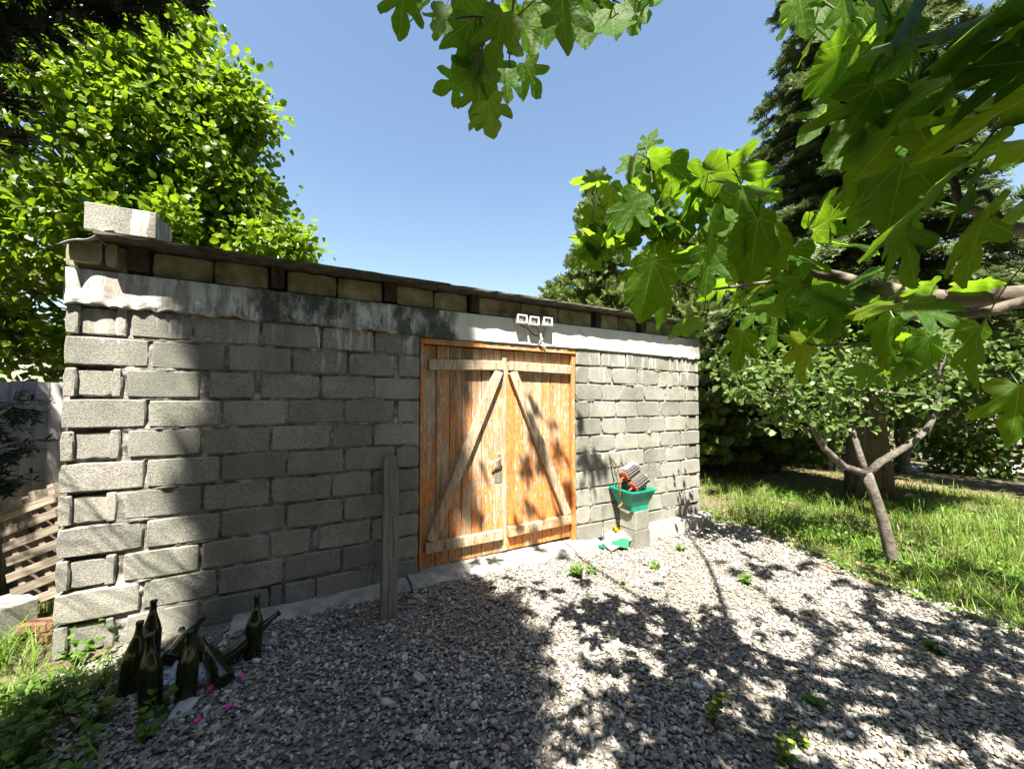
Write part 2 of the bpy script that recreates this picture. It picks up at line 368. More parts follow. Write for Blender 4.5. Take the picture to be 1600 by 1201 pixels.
def film_mat():
    m, t, b = newmat('crumpled_plastic_film')
    P = coords(t, 'Object'); col = ramp(t, noise(t, P, 12, 4), [(0.3, (0.30, 0.38, 0.52)), (0.55, (0.55, 0.60, 0.68)), (0.75, (0.66, 0.66, 0.68))])
    t.links.new(col, b.inputs['Base Color']); b.inputs['Roughness'].default_value = 0.25
    tr = nd(t, 'ShaderNodeBsdfTransparent'); mx = nd(t, 'ShaderNodeMixShader', {0: 0.72, 1: tr.outputs[0], 2: b.outputs[0]})
    t.links.new(mx.outputs[0], t.nodes['Material Output'].inputs[0]); return m
M_film = film_mat()
def carton_mat():
    m, t, b = newmat('green_white_printed_carton'); P = coords(t, 'Object')
    f = ramp(t, noise(t, P, 7, 1, 0.3), [(0.47, 0), (0.50, 1)])
    col = mixc(t, f, (0.66, 0.72, 0.62), (0.02, 0.22, 0.10))
    t.links.new(col, b.inputs['Base Color']); b.inputs['Roughness'].default_value = 0.6; return m
M_carton = carton_mat()
def soil_mat():
    m, t, b = newmat('ground_soil'); P = coords(t)
    n = noise(t, P, 1.1, 6, 0.6); f = noise(t, P, 30, 6, 0.7); g = noise(t, P, 0.45, 5, 0.6)
    col = ramp(t, f, [(0.3, (0.055, 0.042, 0.028)), (0.5, (0.15, 0.118, 0.08)), (0.7, (0.27, 0.22, 0.155))])
    col = mixc(t, ramp(t, g, [(0.48, 0), (0.62, 0.8)]), col, mixc(t, f, (0.05, 0.075, 0.02), (0.14, 0.17, 0.055)))
    col = mixc(t, 1.0, col, ramp(t, n, [(0.3, 0.75), (0.7, 1.2)]), 'MULTIPLY')
    t.links.new(col, b.inputs['Base Color']); b.inputs['Roughness'].default_value = 1.0; b.inputs['Specular IOR Level'].default_value = 0.1
    t.links.new(bump(t, f, 0.9, 0.04), b.inputs['Normal']); return m
M_soil = soil_mat()
M_gravelbed = simple('gravel_fines', [(0.075, 0.069, 0.058), (0.18, 0.166, 0.14), (0.33, 0.305, 0.26)], 60, 0.95, 'pos', 1.0, 110, spec=0.2, bd=0.01)
M_path = simple('pale_path', [(0.34, 0.32, 0.29), (0.48, 0.46, 0.42)], 12, 0.95, 'pos', 0.3, 40)
def pebble_mat():
    m, t, b = newmat('pebble'); a = nd(t, 'ShaderNodeAttribute', attribute_type='INSTANCER', attribute_name='tone').outputs['Fac']
    col = ramp(t, a, [(0.0, (0.07, 0.064, 0.055)), (0.22, (0.165, 0.156, 0.138)), (0.5, (0.29, 0.26, 0.212)), (0.62, (0.21, 0.22, 0.228)),
                      (0.74, (0.38, 0.34, 0.27)), (0.86, (0.41, 0.385, 0.34)), (0.93, (0.62, 0.60, 0.57)), (0.97, (0.34, 0.22, 0.15)), (1.0, (0.66, 0.65, 0.62))])
    P = coords(t); col = mixc(t, 1.0, col, ramp(t, noise(t, P, 130, 3), [(0.3, 0.75), (0.7, 1.2)]), 'MULTIPLY')
    t.links.new(col, b.inputs['Base Color']); b.inputs['Roughness'].default_value = 0.62; b.inputs['Specular IOR Level'].default_value = 0.35
    return m
M_pebble = pebble_mat()
M_broad = leafmat('broadleaf', (0.05, 0.12, 0.007), (0.15, 0.235, 0.014), (0.32, 0.48, 0.012), 0.36, 0.48, young=(0.22, 0.25, 0.03))
M_fig = leafmat('fig_leaf', (0.026, 0.080, 0.006), (0.058, 0.135, 0.008), (0.32, 0.55, 0.012), 0.50, 0.62, 0.16, veins=True, kind='object', young=(0.18, 0.22, 0.016))
M_figmass = leafmat('fig_leaf_mass', (0.022, 0.066, 0.008), (0.042, 0.105, 0.011), (0.13, 0.27, 0.008), 0.42, 0.45)
M_fruitleaf = leafmat('fruit_leaf', (0.07, 0.13, 0.03), (0.15, 0.22, 0.06), (0.25, 0.36, 0.06), 0.45, 0.4)
M_conA = leafmat('cedar_spray', (0.05, 0.085, 0.034), (0.16, 0.20, 0.075), (0.15, 0.21, 0.05), 0.6, 0.22, 0.25)
M_conB = leafmat('juniper_spray', (0.06, 0.105, 0.028), (0.19, 0.24, 0.06), (0.18, 0.26, 0.05), 0.6, 0.25, 0.25)
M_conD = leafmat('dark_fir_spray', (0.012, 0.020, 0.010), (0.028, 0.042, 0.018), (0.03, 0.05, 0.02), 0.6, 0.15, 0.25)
M_wood = leafmat('background_leaf', (0.035, 0.075, 0.012), (0.09, 0.15, 0.025), (0.16, 0.26, 0.03), 0.5, 0.35)
M_grass = leafmat('grass_blade', (0.06, 0.145, 0.014), (0.17, 0.27, 0.03), (0.24, 0.40, 0.03), 0.5, 0.38, young=(0.36, 0.34, 0.14))
M_weed = leafmat('weed_leaf', (0.05, 0.12, 0.015), (0.13, 0.24, 0.03), (0.20, 0.36, 0.04), 0.5, 0.35)
M_flower = simple('yellow_flower', [(0.65, 0.50, 0.02), (0.75, 0.6, 0.04)], 5, 0.6, bs=0)
M_litter = leafmat('dry_leaf', (0.14, 0.075, 0.03), (0.32, 0.21, 0.11), (0.2, 0.12, 0.05), 0.8, 0.1)

# ================================================================== GROUND
def polar_ground():
    rs = np.concatenate([np.linspace(0.0, 9, 46)[1:], np.geomspace(9.4, 420, 46)]); na = 144
    an = np.linspace(0, 2*np.pi, na, endpoint=False)
    X = CAM[0]+rs[:, None]*np.cos(an); Y = CAM[1]+rs[:, None]*np.sin(an)
    Z = gh(X, Y)+0.03*(fbm(X*0.8, Y*0.8, 0, 3)-0.5)*sstep(4.5, 7, np.broadcast_to(rs[:, None], X.shape)) - 0.012
    V = np.stack([X, Y, Z], -1).reshape(-1, 3); V = np.vstack([V, [[CAM[0], CAM[1], float(gh(CAM[0], CAM[1]))-0.012]]])
    F = []
    for i in range(len(rs)-1):
        a = np.arange(na); b = (a+1) % na
        F.append(np.stack([i*na+a, (i+1)*na+a, (i+1)*na+b, i*na+b], -1))
    me = npmesh('ground', V, np.vstack(F), smooth=True)
    bm = bmesh.new(); bm.from_mesh(me); bm.verts.ensure_lookup_table(); c = bm.verts[len(V)-1]
    for k in range(na): bm.faces.new((c, bm.verts[k], bm.verts[(k+1) % na]))
    bm.to_mesh(me); bm.free()
    return tag(link('ground', me, M_soil), kind='structure')
polar_ground()
def inside_gravel(x, y):          # >0 inside the gravelled yard
    n = (fbm(x*1.3, y*1.3, 0, 21)-0.5)*0.9+(fbm(x*5, y*5, 0, 9)-0.5)*0.25
    p = np.stack([x, y], -1)
    def side(a, b):
        a, b = a[:2], b[:2]; d = b-a; d = d/np.linalg.norm(d); q = p-a
        return d[0]*q[..., 1]-d[1]*q[..., 0]
    A, B, D = gnd(1165, 828), gnd(1600, 985), gnd(2300, 1250)
    s1 = -side(A, B); s1 = np.minimum(s1, -side(B, D))
    s0 = -side(gnd(1098, 800), A)-0.0
    E0, E1 = gnd(175, 1010), gnd(120, 1195)
    s2 = -side(E1, E0)
    s3 = 0.16-y
    return np.minimum(np.minimum(s1+n, np.minimum(s2+n*0.5, s3)), s0+0.2+n*0.3)
def gravel_bed():
    x = np.arange(-2.6, 8.5, 0.07); y = np.arange(-6.5, 0.2, 0.07)
    X, Y = np.meshgrid(x, y, indexing='ij'); m = inside_gravel(X, Y) > -0.02
    Z = gh(X, Y)-0.004+0.008*(fbm(X*3, Y*3, 0, 5)-0.5)
    idx = -np.ones(X.shape, int); F = []
    ny = len(y)
    I, J = np.nonzero(m[:-1, :-1] & m[1:, :-1] & m[:-1, 1:] & m[1:, 1:])
    F = np.stack([I*ny+J, (I+1)*ny+J, (I+1)*ny+J+1, I*ny+J+1], -1)
    V = np.stack([X, Y, Z], -1).reshape(-1, 3)
    u, inv = np.unique(F.ravel(), return_inverse=True)
    tag(link('gravel_yard', npmesh('gravel_yard', V[u], inv.reshape(-1, 4), smooth=True), M_gravelbed), kind='structure')
gravel_bed()
def pebbles():
    n = 190000
    l = RNG.uniform(-2.7, 5.8, n); d = 0.75+RNG.uniform(0, 1, n)**1.25*5.2
    keep = (np.abs(l) < d*1.5+0.3); l, d = l[keep], d[keep]
    P = CAM[None]+l[:, None]*RT+d[:, None]*FH; x, y = P[:, 0], P[:, 1]
    g = inside_gravel(x, y); k = (g > -0.10+RNG.uniform(-0.15, 0.15, len(x))) & (y < -0.11)
    # thin out with distance (a pebble shows only a few pixels there)
    k &= RNG.uniform(0, 1, len(x)) < np.clip(1.25-0.10*d[:len(x)], 0.5, 1)
    k &= RNG.uniform(0, 1, len(x)) < np.clip((fbm(x*1.6, y*1.6, 0, 61)-0.30)*7, 0.35, 1)
    x, y, dd = x[k], y[k], d[k]; n = len(x)
    s = np.clip(RNG.lognormal(math.log(0.0078), 0.36, n), 0.0038, 0.022)
    s *= np.where(RNG.uniform(size=n) < 0.012, 1.6, 1.0)
    z = gh(x, y)+s*0.12+RNG.uniform(0, 0.007, n)
    me = bpy.data.meshes.new('gravel'); me.vertices.add(n)
    me.vertices.foreach_set('co', np.stack([x, y, z], -1).astype(np.float32).ravel())
    for nm, arr in (('psc', np.stack([s*RNG.uniform(1.0, 1.55, n), s*RNG.uniform(0.75, 1.1, n), s*RNG.uniform(0.38, 0.72, n)], -1)),
                    ('prot', np.stack([RNG.normal(0, 0.32, n), RNG.normal(0, 0.32, n), RNG.uniform(0, 6.28, n)], -1))):
        a = me.attributes.new(nm, 'FLOAT_VECTOR', 'POINT'); a.data.foreach_set('vector', arr.astype(np.float32).ravel())
    a = me.attributes.new('tone', 'FLOAT', 'POINT'); a.data.foreach_set('value', RNG.uniform(0, 1, n).astype(np.float32))
    o = link('gravel', me); tag(o, 'loose grey and brown pebbles covering the yard', 'gravel', kind='stuff')
    g = bpy.data.node_groups.new('pebble_instances', 'GeometryNodeTree')
    g.interface.new_socket('Geometry', in_out='INPUT', socket_type='NodeSocketGeometry'); g.interface.new_socket('Geometry', in_out='OUTPUT', socket_type='NodeSocketGeometry')
    gi, go = g.nodes.new('NodeGroupInput'), g.nodes.new('NodeGroupOutput')
    ico = nd(g, 'GeometryNodeMeshIcoSphere', {'Radius': 1.0, 'Subdivisions': 2})
    nz = nd(g, 'ShaderNodeTexNoise', {'Scale': 0.9, 'Detail': 1.0})
    off = nd(g, 'ShaderNodeVectorMath', {0: nz.outputs[1], 1: (0.5, 0.5, 0.5)}, operation='SUBTRACT')
    off2 = nd(g, 'ShaderNodeVectorMath', {0: off.outputs[0], 'Scale': 1.5}, operation='SCALE')
    sp = nd(g, 'GeometryNodeSetPosition', {'Geometry': ico.outputs[0], 'Offset': off2.outputs[0]})
    sm = nd(g, 'GeometryNodeSetMaterial', {'Geometry': sp.outputs[0], 'Material': M_pebble})
    ss = nd(g, 'GeometryNodeSetShadeSmooth', {'Geometry': sm.outputs[0]})
    ip = g.nodes.new('GeometryNodeInstanceOnPoints')
    def na(nm):
        q = g.nodes.new('GeometryNodeInputNamedAttribute'); q.data_type = 'FLOAT_VECTOR'; q.inputs[0].default_value = nm; return q.outputs[0]
    er = nd(g, 'FunctionNodeEulerToRotation', {0: na('prot')})
    g.links.new(gi.outputs[0], ip.inputs['Points']); g.links.new(ss.outputs[0], ip.inputs['Instance'])
    g.links.new(er.outputs[0], ip.inputs['Rotation']); g.links.new(na('psc'), ip.inputs['Scale']); g.links.new(ip.outputs[0], go.inputs[0])
    md = o.modifiers.new('pebbles', 'NODES'); md.node_group = g
    return n
N_PEB = pebbles()

# ================================================================== SHED
WL = 6.19
shed = empty('shed', (0, 0, 0), 'long low grey concrete block shed with an orange plank double door', 'shed')
Z3 = 1.595
def row_z(k, X): return Z3-0.2*(k-3)-0.05*max(0, X)/WL
ROWY = [502, 553, 599, 647, 696, 746, 799, 852, 904, 957, 1006]
JL = [[201.5, 302, 407.5, 502.5, 585], [235, 354, 456, 544, 621], [193.5, 319.5, 402.5, 501, 584], [230, 346, 448, 537, 618],
      [193, 316, 422.5, 516.5, 582.5], [227, 344, 447, 537, 617], [188, 315, 421.7, 516.7, 581], [225, 343, 445.7, 535.7, 613],
      [186, 312, 420.7, 490, 579.5], [220, 339, 441.7, 532.5, 608], [187.5, 310.7, 419, 440.7, 491.7, 578]]
GAPL = {(0, 0): .018, (0, 1): .014, (1, 1): .022, (2, 1): .05, (2, 2): .04, (3, 4): .035, (4, 0): .03, (4, 3): .022, (8, 3): .055, (8, 0): .03, (6, 0): .03, (10, 0): .05, (10, 3): .02, (6, 2): .014}
ROWYR = [558, 587, 614, 638, 662, 690, 712, 737, 765, 790, 815]
JR = [[939.5, 978, 1014], [920, 957, 996.4, 1030.3, 1062.4], [941.4, 971.6, 1007, 1040.4, 1071.6], [921.8, 962.7, 996.4, 1031.4, 1062.4],
      [940.4, 979, 1015, 1040, 1072], [922.4, 963, 998, 1032, 1064], [942, 970.4, 1007, 1041, 1073], [921, 961, 998, 1033, 1065],
      [923, 965.7, 1008, 1041.6, 1074], [923, 962, 1000, 1033.7, 1065.7], [942.7, 975, 1010, 1043, 1075.6]]
XD0, XD1 = wall(656, 700)[0], wall(899.5, 700)[0]      # door opening
ZD1, ZD0 = 2.14, 0.03                                   # head, sill
XD_r = XD1+0.012
def block_mesh(name, x0, x1, z00, z01, z10, z11, hdr=None):
    """front on y=0; z00/z01 bottom/top at x0, z10/z11 at x1. Chamfered, slightly chipped outline."""
    n = 4; out = []
    cor = [(x0, z00), (x1, z10), (x1, z11), (x0, z01)]
    for i in range(4):
        a, b_ = cor[i], cor[(i+1) % 4]
        m = n if i % 2 == 0 else 3
        for k in range(m):
            t = k/m; out.append((a[0]+(b_[0]-a[0])*t, a[1]+(b_[1]-a[1])*t, k == 0))
    N = len(out); cx = (x0+x1)/2; cz = (z00+z11)/2; vs = []
    yo = random.uniform(-0.004, 0.004)
    for ring in range(3):
        for (x, z, c) in out:
            ins = (0.0, 0.0, 0.007)[ring]+(0.004 if c else 0)
            ins += abs(random.gauss(0, 0.0016))+(random.uniform(0, 0.007) if random.random() < 0.14 else 0)+(random.uniform(0.004, 0.016) if c and random.random() < 0.13 else 0)
            sx = 1 if x < cx-1e-4 else -1; sz = 1 if z < cz else -1
            onx = abs(x-x0) < 1e-6 or abs(x-x1) < 1e-6
            onz = not onx or c
            vs.append((x+(sx*ins if onx else random.uniform(-.004, .004)), (0.10, 0.008, 0.0)[ring]+yo+random.uniform(-.001, .001)*(ring > 0), z+(sz*ins if onz else 0)))
    fs = []
    for r in range(2):
        for i in range(N): fs.append((r*N+i, r*N+(i+1) % N, (r+1)*N+(i+1) % N, (r+1)*N+i))
    fs.append(tuple(2*N+i for i in range(N)))
    me = bpy.data.meshes.new(name); me.from_pydata(vs, [], fs); me.update(); return me
def put_block(x0, x1, k, name='block'):
    j = random.uniform(-.003, .003)
    z0, z1 = row_z(k+1, x0)+0.0075+j, row_z(k, x0)-0.0075+j; z2, z3 = row_z(k+1, x1)+0.0075+j, row_z(k, x1)-0.0075+j
    return link('block', block_mesh('block', x0, x1, z0, z1, z2, z3), M_block, shed)
def header(x0, x1, k, mirror=False):
    """end of a cross-wall block: two flanges and a recessed web between them"""
    z0, z1 = row_z(k+1, x0)+0.006, row_z(k, x0)-0.006; w_ = x1-x0
    a, b_ = (x0+w_*0.235, x0+w_*0.79)
    if mirror: a, b_ = (x0+w_*0.22, x0+w_*0.76)
    mb = MB()
    for (s, e, y0) in ((x0, a, 0), (b_, x1, 0)):
        me = block_mesh('b', s, e, z0, z1, z0, z1)
        mb.add([v.co for v in me.vertices], [tuple(p.vertices) for p in me.polygons]); bpy.data.meshes.remove(me)
    me = block_mesh('b', a-0.01, b_+0.01, z0+0.004, z1-0.012, z0+0.004, z1-0.012)
    mb.add([v.co+Vector((0, 0.022, 0)) for v in me.vertices], [tuple(p.vertices) for p in me.polygons]); bpy.data.meshes.remove(me)
    mb.build('block', M_block, shed)
for k in range(11):
    xs = [wall(p, ROWY[k])[0] for p in JL[k]]
    e = XD0-0.005
    prev, g0 = 0.0, 0.0
    for i, x in enumerate(xs+[e]):
        g = GAPL.get((k, i), random.uniform(0.009, 0.015))
        x1 = x-g/2 if i < len(xs) else e
        if i == 0 and k % 2 == 0: header(prev, x1, k)
        else: put_block(prev, x1, k)
        prev = x+g/2
    xs = [wall(p, ROWYR[k])[0] for p in JR[k]]; prev = XD_r
    for i, x in enumerate(xs+[WL]):
        g = random.uniform(0.009, 0.015)+(0.012 if random.random() < 0.12 else 0)
        x1 = x-g/2 if i < len(xs) else WL
        if i == len(xs) and k % 2 == 0 and k > 0: header(prev, x1, k, True)
        else: put_block(prev, x1, k)
        prev = x+g/2
# mortar bed behind the block faces (uneven, squeezed out in places)
def mortar_sheet(x0, x1, z0, z1, name='mortar_core'):
    nx, nz = int((x1-x0)/0.02)+2, int((z1-z0)/0.0125)+2
    X, Z = np.meshgrid(np.linspace(x0, x1, nx), np.linspace(z0, z1, nz), indexing='ij')
    Y = 0.024-0.016*np.clip((fbm(X*4, Z*6, 0, 31)-0.42)*4, 0, 1)-0.010*np.clip((fbm(X*28, Z*28, 0, 32, 3)-0.5)*3, 0, 1)*(fbm(X*3, Z*3, 0, 36) > 0.5)
    rk = (Z3-Z-0.05*np.clip(X, 0, None)/WL)/0.2; dj = np.abs(rk-np.round(rk))*0.2
    Y = Y-0.025*np.clip((fbm(X*5, Z*9, 0, 38)-0.50)*7, 0, 1)*np.clip(1.3-dj/0.011, 0, 1)*np.clip(fbm(X*40, Z*40, 0, 39, 2)*1.6-0.2, 0, 1)
    Y = Y+0.045*((X < 0.24) | (X > WL-0.22))
    V = np.stack([X, Y, Z], -1).reshape(-1, 3); I, J = np.meshgrid(np.arange(nx-1), np.arange(nz-1), indexing='ij'); I, J = I.ravel(), J.ravel()
    F = np.stack([I*nz+J, (I+1)*nz+J, (I+1)*nz+J+1, I*nz+J+1], -1)
    link(name, npmesh(name, V, F, smooth=True), M_mortar, shed)
mortar_sheet(0.012, XD0-0.008, -0.12, 2.20); mortar_sheet(XD_r+0.004, WL-0.012, -0.28, 2.16)
MB().box((XD0/2, 0.16, 1.05), (XD0-0.03, 0.12, 2.3)).box(((XD_r+WL)/2, 0.16, 0.98), (WL-XD_r-0.03, 0.12, 2.42)).build('wall_core', M_mortar, shed)
# side, back walls and ceiling void
DEP = 4.2
for sx, x in ((0, 0.1), (1, WL-0.1)):
    mb = MB()
    for k in range(11):
        z0 = row_z(k+1, x)+0.005; z1 = row_z(k, x)-0.005
        y = 0.105 if k % 2 else 0.30
        while y < DEP-0.05:
            y1 = min(y+0.39, DEP); mb.box((x, (y+y1)/2, (z0+z1)/2), (0.19, y1-y-0.01, z1-z0), b=0.005); y += 0.40
    mb.build('side_wall', M_block, shed)
    MB().box((x, DEP/2+0.1, 1.05), (0.16, DEP-0.22, 2.3)).build('side_wall_mortar', M_mortar, shed)
MB().box((WL/2, DEP-0.1, 1.0), (WL-0.42, 0.18, 2.5)).build('back_wall', M_block, shed)
# ring beam with ragged underside
ZB0, ZB1 = 2.19, 2.415
def ring_beam():
    nx, nz = 420, 26; xs = np.linspace(0, WL, nx); V = np.zeros((nx, nz, 3))
    rag = (fbm(xs*7, 0*xs, 0, 41)-0.5)*0.05+(fbm(xs*30, 0*xs, 0, 42, 3)-0.5)*0.03
    rag *= 1-0.85*sstep(2.4, 2.7, xs)*(1-sstep(5.3, 5.9, xs))
    bot = np.where((xs > XD0-0.03) & (xs < XD1+0.03), ZD1+0.012, ZB0+rag-0.05*xs/WL)
    t = np.linspace(0, 1, nz)
    Zs = bot[:, None]+(ZB1-bot)[:, None]*t[None]
    X = np.broadcast_to(xs[:, None], Zs.shape)
    rough = np.clip(1-(t[None]*(ZB1-bot)[:, None])/0.10, 0, 1)*(1-0.8*sstep(2.4, 2.7, xs)*(1-sstep(5.3, 5.9, xs)))[:, None]
    Y = -0.012-0.006*fbm(X*6, Zs*6, 0, 43)-rough*0.035*np.clip(fbm(X*22, Zs*22, 0, 44, 3)*1.6-0.55, 0, 1)+rough*0.02*np.clip(fbm(X*14, Zs*20, 0, 45, 3)*2-1.05, 0, 1)
    V[..., 0], V[..., 1], V[..., 2] = X, Y, Zs
    I, J = np.meshgrid(np.arange(nx-1), np.arange(nz-1), indexing='ij'); I, J = I.ravel(), J.ravel()
    F = np.stack([I*nz+J, (I+1)*nz+J, (I+1)*nz+J+1, I*nz+J+1], -1)
    Vf = V.reshape(-1, 3); n0 = len(Vf)
    back = np.concatenate([V[:, 0], V[:, -1][::-1]]); back = back.copy(); back[:, 1] = 0.20
    loop = np.concatenate([np.arange(nx)*nz, (np.arange(nx)*nz+nz-1)[::-1]]); n = len(loop)
    b = n0+np.arange(n); F2 = np.stack([loop, b, np.roll(b, -1), np.roll(loop, -1)], -1)
    link('ring_beam', npmesh('ring_beam', np.vstack([Vf, back]), np.vstack([F, F2]), smooth=False), M_beam, shed)
    # close the back with a plain core
    MB().box((WL/2, 0.24, (ZB0+ZB1)/2), (WL-0.02, 0.07, ZB1-ZB0-0.02)).build('beam_core', M_mortar, shed)
ring_beam()
# rafters, mortar infill between them, roof sheet
ZR0, ZR1 = ZB1+0.004, 2.606
RX = [wall(p, y)[0] for p, y in ((217, 395), (434, 428), (609, 452), (741, 468), (933, 494), (1003, 504), (1069, 513))]
for x in RX:
    mb = MB(); mb.box((x, 2.08, (ZR0+ZR1)/2+0.012), (0.09+random.uniform(-.01, .01), 4.22, ZR1-ZR0-0.022), b=0.004)
    mb.build('rafter', M_rafter, shed)
edges = [0.02]+RX+[WL-0.01]
for i in range(len(edges)-1):
    a = edges[i]+(0.056 if i else 0); b_ = edges[i+1]-(0.056 if i < len(RX) else 0)
    n = max(1, round((b_-a)/0.42)); cuts = [a+(b_-a)*q/n for q in range(n+1)]
    for q in range(n):
        me = block_mesh('infill_block', cuts[q]+0.003, cuts[q+1]-0.003, ZR0+0.004, ZR1-0.006, ZR0+0.004, ZR1-0.006)
        o = link('infill_block', me, M_infill, shed); o.location.y = 0.028+random.uniform(-.012, .012)
def roof():
    # thin fibre-cement sheets, lapped, with slightly ragged front edges
    x = 0.17; k = 0
    while x < WL-0.05:
        x1 = min(x+1.13, WL-0.03); n = 14; vs = []; ov = -0.160+random.uniform(-.012, .012)
        lift = 0.004*(k % 2)
        for side in (0, 1):
            for i in range(n+1):
                xx = x+(x1-x+0.03)*i/n; e = ov+random.uniform(-.006, .006)-0.02*math.exp(-((xx-WL)/0.08)**2)*0
                vs.append((xx, e, ZR1+lift+0.0+0.017*side+random.uniform(-.002, .002)))
            for i in range(n+1):
                xx = x+(x1-x+0.03)*i/n; vs.append((xx, DEP+0.15, ZR1+lift+0.017*side-0.10))
        m = 2*(n+1); fs = []
        for i in range(n):
            fs += [(m+i, m+i+1, m+n+2+i, m+n+1+i), (i+1, i, n+1+i, n+2+i), (i, i+1, m+i+1, m+i), (n+2+i, n+1+i, m+n+1+i, m+n+2+i)]
        fs += [(0, m, m+n+1, n+1), (m+n, n, 2*n+1, m+2*n+1)]
        me = bpy.data.meshes.new('roof_sheet'); me.from_pydata(vs, [], fs); me.update(); link('roof_sheet', me, M_roof, shed)
        x = x1; k += 1
roof()
# bent felt/flashing over the near corner, loose mortar lumps under it
def grid_obj(name, f, nu, nv, mat, parent, thick=0.006):
    vs = [f(u/nu, v/nv) for u in range(nu+1) for v in range(nv+1)]
    fs = [(u*(nv+1)+v, (u+1)*(nv+1)+v, (u+1)*(nv+1)+v+1, u*(nv+1)+v+1) for u in range(nu) for v in range(nv)]
    me = bpy.data.meshes.new(name); me.from_pydata(vs, [], fs); me.update(); o = link(name, me, mat, parent, True)
    s = o.modifiers.new('thickness', 'SOLIDIFY'); s.thickness = thick; return o
def felt(u, v):
    x = 0.005+0.25*u; y = -0.125+0.45*v
    sag = 0.095*(1-u)**1.2*max(0, 1-v*2.2)
    return (x, y+0.02*math.sin(u*5), ZR1+0.040-sag+0.012*math.sin(u*9+v*4)-0.03*(1-u)**2)
grid_obj('felt_flashing', felt, 12, 8, M_felt, shed)
for (x0, x1, z0, z1, yy) in ((-0.01, 0.055, 2.43, 2.57, 0.0), (0.02, 0.17, 2.455, 2.60, -0.045), (0.175, 0.235, 2.45, 2.60, -0.04)):
    o = link('corner_lump', block_mesh('corner_lump', x0, x1, z0, z1, z0-0.01, z1), M_infill, shed); o.location.y = yy
# footing along the wall foot and the door threshold
def slab(name, x0, x1, yin, yout, ztop, zbot, rag, mat, seed, par=shed):
    nx, ny = max(8, int((x1-x0)/0.04)), 7; X = np.linspace(x0, x1, nx)
    out = yout+(fbm(X*2.2, 0*X, 0, seed)-0.5)*rag+(fbm(X*11, 0*X, 0, seed+1)-0.5)*rag*0.5
    V = []
    for i in range(nx):
        zt = ztop(X[i])
        for j in range(ny):
            t = j/(ny-1); y = yin+(out[i]-yin)*t
            z = zt-0.012*t+0.022*(float(fbm(X[i]*9, y*9, 0, seed+2))-0.5)-0.02*max(0, t-0.8)*5
            V.append((X[i], y, z))
        V.append((X[i], out[i]-0.012, zbot(X[i])))
    m = ny+1; F = [(i*m+j, (i+1)*m+j, (i+1)*m+j+1, i*m+j+1) for i in range(nx-1) for j in range(ny)]
    for i in (0, nx-1):
        F.append(tuple(i*m+j for j in range(m)) if i else tuple(i*m+j for j in range(m))[::-1])
    me = bpy.data.meshes.new(name); me.from_pydata(V, [], [f[::-1] for f in F]); me.update(); return link(name, me, mat, par)
slab('footing', 0.9, XD0-0.12, 0.012, -0.20, lambda x: 0.035+0.01*math.sin(x*3), lambda x: -0.10, 0.10, M_footing, 51)
slab('threshold', XD0-0.10, XD1+0.10, 0.10, -0.21, lambda x: 0.045-0.05*(x-XD0)/(XD1-XD0)*0.8, lambda x: -0.25, 0.07, M_footing, 61)
slab('plinth', XD1+0.11, 4.30, 0.012, -0.115, lambda x: -0.02, lambda x: -0.35, 0.02, M_footing, 71)
slab('plinth', 4.42, WL+0.07, 0.012, -0.13, lambda x: 0.025-0.01*(x-4.4), lambda x: -0.4, 0.02, M_footing, 81)

# ---- double door: shed > door > planks, braces, handle
YD = 0.055                                             # door face set back in the opening
XC = wall(791, 700)[0]
def rough_plank(name, x0, x1, z0, z1, y0, y1, mat, parent, jit=0.0015):
    n = 6; vs = []
    for i in range(n+1):
        t = i/n; z = z0+(z1-z0)*t
        a, b_ = x0+random.uniform(0, jit), x1-random.uniform(0, jit); q = y0+random.uniform(-.001, .001)
        vs += [(a, y1, z), (a+0.0005, q+0.003, z), (a+0.004, q, z), (b_-0.004, q, z), (b_-0.0005, q+0.003, z), (b_, y1, z)]
    fs = [(i*6+k, i*6+(k+1) % 6, (i+1)*6+(k+1) % 6, (i+1)*6+k) for i in range(n) for k in range(6)]
    fs += [(5, 4, 3, 2, 1, 0), tuple(n*6+k for k in range(6))]
    me = bpy.data.meshes.new(name); me.from_pydata(vs, [], fs); me.update(); return link(name, me, mat, parent)
def bar(name, a, b_, wd, y0, y1, mat, parent, skew=0):
    """flat timber from a to b (x, z on the door face), bevelled, front at y0"""
    a, b_ = Vector((a[0], 0, a[1])), Vector((b_[0], 0, b_[1])); L = (b_-a).length; ang = math.atan2(b_.z-a.z, b_.x-a.x)
    mb = MB(); mb.box((0, 0, 0), (L, abs(y1-y0), wd), b=0.004)
    o = mb.build(name, mat, parent); mid = (a+b_)/2
    o.location = (mid.x, (y0+y1)/2, mid.z); o.rotation_euler = (0, -ang, 0); return o
def wz(px, py, off=0.0): p = wall(px, py, off); return (p[0], p[2])
JW = 0.075
ZT = ZD1-0.055                                         # top of leaves
def leaf(xa, xb, mat, left):
    d = MB().box(((xa+xb)/2, YD+0.036, (ZD0+ZT)/2+0.01), (xb-xa-0.004, 0.012, ZT-ZD0-0.03)).build('door', M_dark, shed)
    d['label'] = 'left door leaf with peeling orange planks and steel handle' if left else 'right door leaf with fuller orange paint'
    n = 7 if left else 7; ws = [random.uniform(0.85, 1.15) for _ in range(n)]; s = sum(ws); x = xa
    for i in range(n):
        x1 = x+(xb-xa)*ws[i]/s
        rough_plank('plank', x+0.0015, x1-0.0015, ZD0+0.008+random.uniform(0, .006), ZT-random.uniform(0, .004), YD+random.uniform(-.002, .002), YD+0.028, mat, d); x = x1
    return d
JL0, JR0 = XD0+0.040, XD1-0.045
dl = leaf(JL0, XC-0.004, M_doorL, True); dr = leaf(XC+0.004, JR0, M_doorR, False)
YB = YD-0.054
